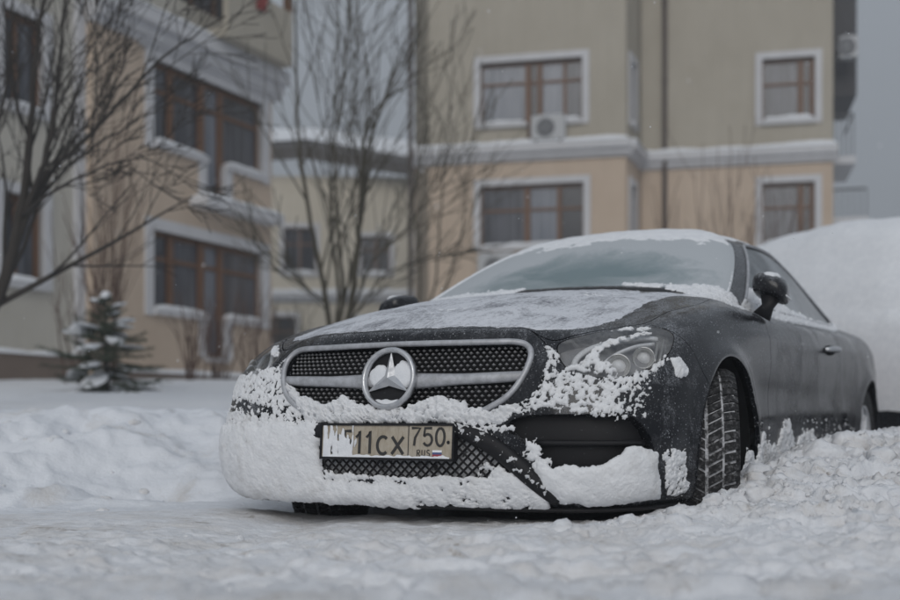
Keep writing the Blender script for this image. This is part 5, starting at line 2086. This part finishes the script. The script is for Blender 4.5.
rs = MB().add([(-.5, .2, 10.0), (4.0, .2, 10.35), (12, .2, 9.05), (12, 3, 10.45), (4.0, 3, 11.45), (-.5, 3, 11.3)], [[0, 1, 4, 5], [1, 2, 3, 4]]).build('roof_snow', 'snow_fresh', ro)
wall(fa, 'gable_wall', 0, 3, .3, 11, [], 'plaster_far', (11, .0, 0), math.pi / 2)

# ------------------------------------------------------------------ plants
def plant_materials():
    m = NT('bark_dark')
    c = m.coord('Object', (1, 1, .3))
    m.set(Base_Color=m.mix(m.noise(c, 14, 5, .65), (.020, .017, .015), (.055, .047, .040)), Roughness=.9)
    m = NT('bark_olive')
    c = m.coord('Object', (1, 1, .3))
    m.set(Base_Color=m.mix(m.noise(c, 10, 5, .65), (.035, .030, .020), (.085, .075, .052)), Roughness=.9)
    m = NT('bark_red')
    c = m.coord('Object', (1, 1, .3))
    m.set(Base_Color=m.mix(m.noise(c, 14, 5, .65), (.06, .032, .022), (.115, .062, .042)), Roughness=.9)
    m = NT('needles')
    c = m.coord('Object')
    m.set(Base_Color=m.mix(m.noise(c, 9, 4, .6), (.020, .030, .018), (.060, .075, .045)), Roughness=.85)


plant_materials()


def branch_curve(p, d, length, r, bend, n, rr, up=.0):
    pts, rad = [np.array(p, float)], [r]
    d = np.array(d, float)
    d /= np.linalg.norm(d)
    for i in range(n):
        d = d + rr.normal(0, bend, 3) + np.array([0, 0, up])
        d /= np.linalg.norm(d)
        pts.append(pts[-1] + d * length / n)
        rad.append(r * (1 - .78 * (i + 1) / n))
    return pts, rad, d


def grow(mb, p, d, length, r, depth, rr, spread=.55, nb=5, up=.05, bend=.09, tw=.0035, shrink=.6):
    n = max(4, int(length / .22))
    pts, rad, _ = branch_curve(p, d, length, r, bend, n, rr, up)
    rad = [max(x, tw) for x in rad]
    mb.tube(pts, rad, 6 if r > .02 else (5 if r > .008 else 4))
    if depth <= 0:
        return
    for k in range(nb):
        t = .22 + .75 * (k + rr.random()) / nb
        i = min(int(t * n), n - 1)
        q = pts[i] + (pts[i + 1] - pts[i]) * (t * n - i)
        dirn = pts[i + 1] - pts[i]
        dirn = dirn / np.linalg.norm(dirn)
        side = np.cross(dirn, rr.normal(size=3))
        side /= np.linalg.norm(side) + 1e-9
        a = spread * (.7 + .6 * rr.random())
        grow(mb, q, dirn * math.cos(a) + side * math.sin(a), length * shrink * (.55 + .6 * rr.random()) * (1.15 - .5 * t), max(rad[i] * .55, tw), depth - 1, rr, spread, max(3, nb - 1), up, bend, tw, shrink)


def px(u, v, D):
    return np.array([(u - 450) / F_PX * D, D, CAM_H + (HORIZON - v) / F_PX * D])


def bare_tree(name, base, stems, label, mat, seed, group=None, cat='tree', depth=2, tw=.0035, nb=5, spread=.5, shrink=.55):
    """stems: lists of points (world) with base radius; each stem grows twigs"""
    rr = np.random.default_rng(seed)
    t = empty(name, base)
    tag(t, label, cat, group)
    tr = MB()
    cr = MB()
    off = np.array(base)
    for pts, r in stems:
        P = smooth_line(np.array(pts) - off, 6)
        n = len(P)
        P = P + rr.normal(0, .006, P.shape)
        r = r * .76
        rad = [max(r * (1 - .85 * i / (n - 1)), tw) for i in range(n)]
        tr.tube(P, rad, 8 if r > .03 else 5)
        L = np.linalg.norm(P[-1] - P[0])
        for k in range(nb + 3):
            i = int((.25 + .7 * (k + rr.random()) / (nb + 3)) * (n - 1))
            i = min(max(i, 1), n - 2)
            d = P[i + 1] - P[i]
            d /= np.linalg.norm(d)
            sd = np.cross(d, rr.normal(size=3))
            sd /= np.linalg.norm(sd)
            a = spread * (.7 + .6 * rr.random())
            grow(cr, P[i], d * math.cos(a) + sd * math.sin(a), L * shrink * (.35 + .5 * rr.random()), max(rad[i] * .5, tw), depth - 1, rr, spread, nb, .04, .08, tw, .6)
    tr.build('trunk', mat, t, True)
    cr.build('crown', mat, t, True)
    return t


# tree at the left edge, arching over the grey wing
b0 = np.array([-3.95, 8.6, gz(-3.95, 8.6)])
D = 8.8
bare_tree('bare_tree', b0, [
    ([b0, px(-22, 330, D), px(4, 285, D), px(20, 215, D), px(30, 140, D), px(38, 40, D + .2), px(60, -80, D + .3)], .085),
    ([px(4, 285, D), px(28, 205, D), px(48, 150, D - .2), px(60, 60, D - .3), px(70, -70, D - .4)], .045),
    ([px(12, 250, D), px(45, 180, D), px(100, 125, D - .3), px(160, 60, D - .5), px(225, 15, D - .6)], .036),
    ([px(16, 235, D), px(60, 175, D + .3), px(120, 130, D + .5), px(185, 95, D + .6)], .028),
    ([px(20, 215, D), px(55, 190, D - .4), px(110, 165, D - .7), px(170, 150, D - .8)], .020),
    ([px(-10, 310, D), px(-20, 230, D + .2), px(-8, 150, D + .3), px(10, 60, D + .4), px(12, -60, D + .5)], .040),
    ([px(0, 290, D), px(30, 230, D + .5), px(50, 130, D + .7), px(90, 50, D + .8), px(150, -40, D + .9)], .026),
    ([px(-4, 300, D), px(-30, 200, D - .3), px(-50, 90, D - .3)], .035),
], 'dark bare tree arching its twigs over the grey wing of the peach house', 'bark_dark', 5, depth=3, tw=.0030, nb=5)

# clump of stems between the houses
b1 = np.array([-1.55, 13.2, gz(-1.55, 13.2)])
D = 13.0
bare_tree('bare_tree', b1, [
    ([b1, px(330, 330, D), px(318, 260, D), px(305, 190, D), px(297, 110, D), px(296, 0, D), px(300, -90, D)], .050),
    ([b1, px(338, 310, D), px(333, 240, D + .3), px(330, 160, D + .3), px(338, 60, D + .3), px(336, -60, D + .3)], .036),
    ([b1, px(342, 310, D), px(338, 240, D - .3), px(335, 150, D - .3), px(347, 40, D - .2), px(352, -60, D - .3)], .040),
    ([b1, px(350, 310, D), px(358, 240, D), px(364, 180, D), px(366, 130, D), px(385, 100, D + .2), px(420, 80, D + .2)], .058),
    ([b1, px(352, 312, D), px(372, 262, D - .4), px(405, 230, D - .4), px(425, 205, D - .4), px(475, 180, D - .6)], .030),
    ([b1, px(356, 315, D), px(385, 275, D + .4), px(420, 262, D + .4), px(462, 246, D + .4)], .026),
    ([b1, px(345, 300, D), px(366, 190, D + .5), px(372, 110, D + .5), px(358, 0, D + .6), px(362, -60, D + .6)], .030),
    ([b1, px(330, 315, D), px(300, 285, D - .4), px(270, 262, D - .5), px(240, 215, D - .6)], .026),
], 'clump of bare olive-brown stems growing between the two houses', 'bark_olive', 11, depth=2, tw=.0046, nb=6, spread=.42)
b1 = np.array([-.75, 16.5, gz(-.75, 16.5)])
D = 16.5
bare_tree('bare_tree', b1, [
    ([b1, px(432, 300, D), px(440, 220, D), px(445, 150, D), px(452, 90, D)], .030),
    ([b1, px(440, 300, D), px(462, 230, D), px(468, 170, D), px(480, 110, D)], .026),
    ([b1, px(420, 300, D), px(414, 200, D), px(424, 130, D), px(430, 90, D)], .024),
], 'thin bare sapling against the left end of the cream house', 'bark_olive', 14, depth=2, tw=.005, nb=4)

# shrubs in front of the houses
def shrub(x, y, h, n, label, mat, seed, spread=.28, group=None, tw=.0045, z=None):
    rr = np.random.default_rng(seed)
    z = gz(x, y) - .05 if z is None else z
    t = empty('bare_shrub', (x, y, z))
    tag(t, label, 'shrub', group)
    mb = MB()
    for k in range(n):
        a = rr.random() * 6.28
        d = np.array([math.cos(a) * spread * rr.random(), math.sin(a) * spread * rr.random(), 1])
        grow(mb, (rr.normal(0, .10), rr.normal(0, .10), 0), d, h * (.65 + .4 * rr.random()), .010 + .006 * rr.random(), 1, rr, .35, 4, .06, .06, tw, .45)
    mb.build('stems', mat, t, True)
    return t


def at(u, D):
    return (u - 450) / F_PX * D


shrub(at(112, 15.2), 15.2, 3.3, 15, 'tall reddish bare shrub before the grey wing beside the spruce', 'bark_red', 31, .22)
shrub(at(80, 14.6), 14.6, 1.9, 8, 'loose bare shrub left of the small spruce', 'bark_red', 32, .5)
shrub(at(190, 16.5), 16.5, 1.25, 12, 'low bare bush under the left half of the wide window', 'bark_red', 33, .45)
shrub(at(222, 17.5), 17.5, 1.35, 12, 'low bare bush beside the glazed door of the peach house', 'bark_red', 34, .4)
shrub(at(252, 18.0), 18.0, 1.35, 12, 'low bare bush under the right end of the wide window', 'bark_red', 35, .4)
shrub(at(290, 19), 19, 1.5, 10, 'bare bush behind the coupe bonnet before the far house', 'bark_olive', 36, .5)
SAP = ['thin bare sapling next to the long brown downpipe of the cream house', 'shortest bare sapling before the blank wall of the set-back wing', 'tallest and bushiest bare sapling before the set-back wing', 'bare sapling at the left jamb of the set-back wing window', 'bare sapling in front of the lower window of the set-back wing']
for i, (u, top, n) in enumerate(((683, 178, 5), (702, 190, 4), (732, 160, 8), (760, 185, 5), (775, 175, 4))):
    D = 24.0
    zt = CAM_H + (HORIZON - top) / F_PX * D
    zb = gz(at(u, D), D) - .05
    shrub(at(u, D), D, (zt - zb), n, SAP[i], 'bark_red', 50 + i, .10, 'saplings before the cream house wing', tw=.007)

# small spruce with snow on its boughs
def spruce(x, y, h, label):
    rr = np.random.default_rng(77)
    z = gz(x, y) - .03
    t = empty('spruce_tree', (x, y, z))
    tag(t, label, 'tree')
    MB().tube([(0, 0, 0), (.01, 0, h * .5), (0, 0, h)], [.035, .02, .006], 8).build('trunk', 'bark_dark', t, True)
    nd = MB()
    sv, sf, sk = [], [], 0
    for lvl in range(15):
        f = lvl / 14
        zz = h * (.06 + .86 * f + rr.normal(0, .015))
        L = h * (.62 * (1 - f) ** .85 + .06)
        nbh = int(9 - 4 * f)
        for k in range(nbh):
            a = 2 * math.pi * (k + rr.random() * .8) / nbh + lvl
            l = L * (.40 + .85 * rr.random() ** .8)
            droop = -.10 + .55 * f + rr.normal(0, .14)
            a += rr.normal(0, .2)
            pts = []
            for i in range(7):
                s_ = i / 6
                pts.append(np.array([math.cos(a) * l * s_, math.sin(a) * l * s_, zz + l * (droop * s_ - .35 * s_ * s_ + .32 * s_ ** 3)]))
            nd.tube(pts, [.008 * (1 - .7 * i / 6) for i in range(7)], 4, False)
            # needles: small crossing blades along bough and side twigs
            twigs = [(pts[i], pts[i + 1]) for i in range(1, 6)]
            for i in range(2, 6):
                for sd in (1, -1):
                    d = pts[i] - pts[i - 1]
                    side = np.array([-d[1], d[0], 0]) * sd
                    e = pts[i] + d * 1.1 + side * 1.2 * (1.2 - i / 7) + np.array([0, 0, -.01])
                    twigs.append((pts[i], e))
            for p, q_ in twigs:
                d = q_ - p
                ln = np.linalg.norm(d) + 1e-6
                m_ = max(5, int(ln / .006))
                for j in range(m_):
                    c = p + d * (j + rr.random()) / m_
                    v = rr.normal(size=3)
                    v = v - d / ln * (v @ d) / ln
                    v /= np.linalg.norm(v) + 1e-9
                    tip = c + v * (.026 + .014 * rr.random()) + d / ln * .018
                    w = np.cross(v, d / ln) * .0032
                    nd.add([c + w, c - w, tip], [[0, 1, 2]])
            if rr.random() < .32:
                c = pts[4] + np.array([0, 0, .018])
                V, F = ctri[rr.integers(7)]
                ca, sa = math.cos(a), math.sin(a)
                sx, sy, sz = l * .30 + .02, .03 + .045 * rr.random() + l * .10, .018 + .03 * rr.random()
                W = V * (sx, sy, sz)
                W = np.c_[W[:, 0] * ca - W[:, 1] * sa, W[:, 0] * sa + W[:, 1] * ca, W[:, 2] + (W[:, 0] / (sx + 1e-9)) * l * .30 * (droop - .25)]
                sv.append(W + c)
                sf.append(F + sk)
                sk += len(V)
    nd.build('crown', 'needles', t)
    V, F = ctri[0]
    sv.append(V * (.045, .045, .05) + (0, 0, h * .98))
    sf.append(F + sk)
    o = link('snow', mesh_np('snow', np.concatenate(sv), np.concatenate(sf)), 'snow_fresh', t, True)
    tag(o, kind='stuff')
    return t


spruce(at(106, 12.3), 12.3, 1.08, 'small green spruce with snow-laden boughs in the garden bank')

# ------------------------------------------------------------------ second car, buried under snow
SVX, SVY, SVR = 3.62, 9.0, math.radians(-62)
suv = empty('parked_car', (SVX, SVY, .05), SVR)
tag(suv, 'dark parked car almost buried under a smooth heap of snow', 'car')


def suv_section(prof, y_half, mat, name, inset=.0):
    """side profile (x,z) extruded across with rounded shoulders"""
    P = smooth_poly(prof, 4)
    V, F = [], []
    ks = [(-1, .90), (-.96, .97), (-.85, 1.0), (.85, 1.0), (.96, .97), (1, .90)]
    c = P.mean(0)
    for k, sc in ks:
        for p in P:
            q = c + (p - c) * sc
            V.append((q[0], k * y_half, q[1]))
    m = len(P)
    for i in range(len(ks) - 1):
        for j in range(m):
            F.append([i * m + j, i * m + (j + 1) % m, (i + 1) * m + (j + 1) % m, (i + 1) * m + j])
    F.append(list(range(m))[::-1])
    F.append([(len(ks) - 1) * m + j for j in range(m)])
    return MB().add(V, F).build(name, mat, suv, True)


suv_section([(2.2, .40), (2.25, .75), (2.1, .98), (1.0, 1.06), (.2, 1.08), (-1.9, 1.08), (-2.2, .95), (-2.25, .45), (-2.0, .28), (0, .26), (2.0, .26)], .92, 'paint_dirty', 'body')
suv_section([(1.0, 1.0), (.35, 1.50), (.1, 1.60), (-1.4, 1.62), (-1.95, 1.45), (-2.1, 1.0)], .78, 'side_glass', 'cabin')
for x in (1.4, -1.4):
    for y in (.80, -.80):
        w_ = MB().tube([(x, y - .11, .34), (x, y - .10, .34), (x, y + .10, .34), (x, y + .11, .34)], [.27, .34, .34, .27], 28).build('wheel', 'rubber', suv, True)
for y in (.62, -.62):
    bevel(MB().span((2.12, y - .2, .72), (2.26, y + .2, .88)).build('headlight', 'lamp_white', suv), .03, 2)
bevel(MB().span((2.14, -.38, .62), (2.275, .38, .80)).build('grille', 'black_plastic', suv), .02, 2)
bevel(MB().span((2.10, -.85, .34), (2.30, .85, .52)).build('bumper', 'black_plastic', suv), .05, 3)
# snow heap following roof, glass and bonnet
nx, ny = 110, 70
sx = np.linspace(-2.55, 2.5, nx)
sy = np.linspace(-1.12, 1.12, ny)
GX, GY = np.meshgrid(sx, sy)
gx, gy = GX.ravel(), GY.ravel()
prof = np.interp(gx, [-2.55, -2.35, -2.15, -1.7, -1.2, -.3, .3, .8, 1.3, 1.8, 2.2, 2.38, 2.5], [.45, .95, 1.52, 1.90, 2.02, 2.05, 1.97, 1.74, 1.50, 1.36, 1.18, .88, .62])
ker = np.hanning(13)
ker /= ker.sum()
ps = np.convolve(np.pad(np.interp(sx, sx, prof.reshape(ny, nx)[0]), 6, mode='edge'), ker, 'valid')
prof = np.tile(ps, ny)
low = np.interp(gx, [-2.55, -2.2, 2.2, 2.5], [.30, .46, .53, .4])
e = np.clip(np.abs(gy) / 1.12, 0, 1)
zz = low + (prof - low) * np.sqrt(np.clip(1 - e ** 2.6, 0, 1))
zz = zz + .05 * fbm(np.c_[gx * 1.3, gy * 1.3, 0 * gx], 4) + .016 * fbm(np.c_[gx * 6, gy * 6, 0 * gx], 4)
zz = zz - .06 * np.exp(-((gx - .75) / .22) ** 2) * (1 - e ** 2) - .05 * sstep(.62, .80, np.abs(gy)) * (zz > 1.2)
idx = np.arange(nx * ny).reshape(ny, nx)
q = np.c_[idx[:-1, :-1].ravel(), idx[:-1, 1:].ravel(), idx[1:, 1:].ravel(), idx[1:, :-1].ravel()]
o = link('car_snow', mesh_np('car_snow', np.c_[gx, gy, zz], q), 'snow_fresh', None, True)
o.location, o.rotation_euler = suv.location, suv.rotation_euler
tag(o, 'deep smooth snow heaped over the buried parked car', kind='stuff')

# ------------------------------------------------------------------ falling flakes
rf_ = np.random.default_rng(5)
fl = MB()
for _ in range(420):
    y = rf_.uniform(1.6, 9)
    p = np.array([rf_.uniform(-.46, .46) * y * 1.3, y, CAM_H + rf_.uniform(-.2, .42) * y])
    s = rf_.uniform(.0012, .0030)
    R = rf_.normal(size=(3, 3))
    V = np.array([(1, 0, 0), (-1, 0, 0), (0, 1, 0), (0, -1, 0), (0, 0, 1), (0, 0, -1)]) @ np.linalg.qr(R)[0] * s + p
    fl.add(V, [[0, 2, 4], [2, 1, 4], [1, 3, 4], [3, 0, 4], [2, 0, 5], [1, 2, 5], [3, 1, 5], [0, 3, 5]])
tag(fl.build('falling_snow', 'snow_fresh'), 'scattered snowflakes drifting through the air', kind='stuff')

# ------------------------------------------------------------------ snowy air
m = NT('haze_air')
m.n.remove(m.b)
pv = m.node('ShaderNodeVolumePrincipled')
pv.inputs['Color'].default_value = (.86, .90, .96, 1)
pv.inputs['Density'].default_value = .0055
pv.inputs['Anisotropy'].default_value = .1
m.l.new(pv.outputs[0], m.n['Material Output'].inputs['Volume'])
hz = MB().span((-30, -4, -1.5), (30, 56, 15.5)).build('haze', 'haze_air')
tag(hz, 'thin snowy haze in the air', kind='stuff')
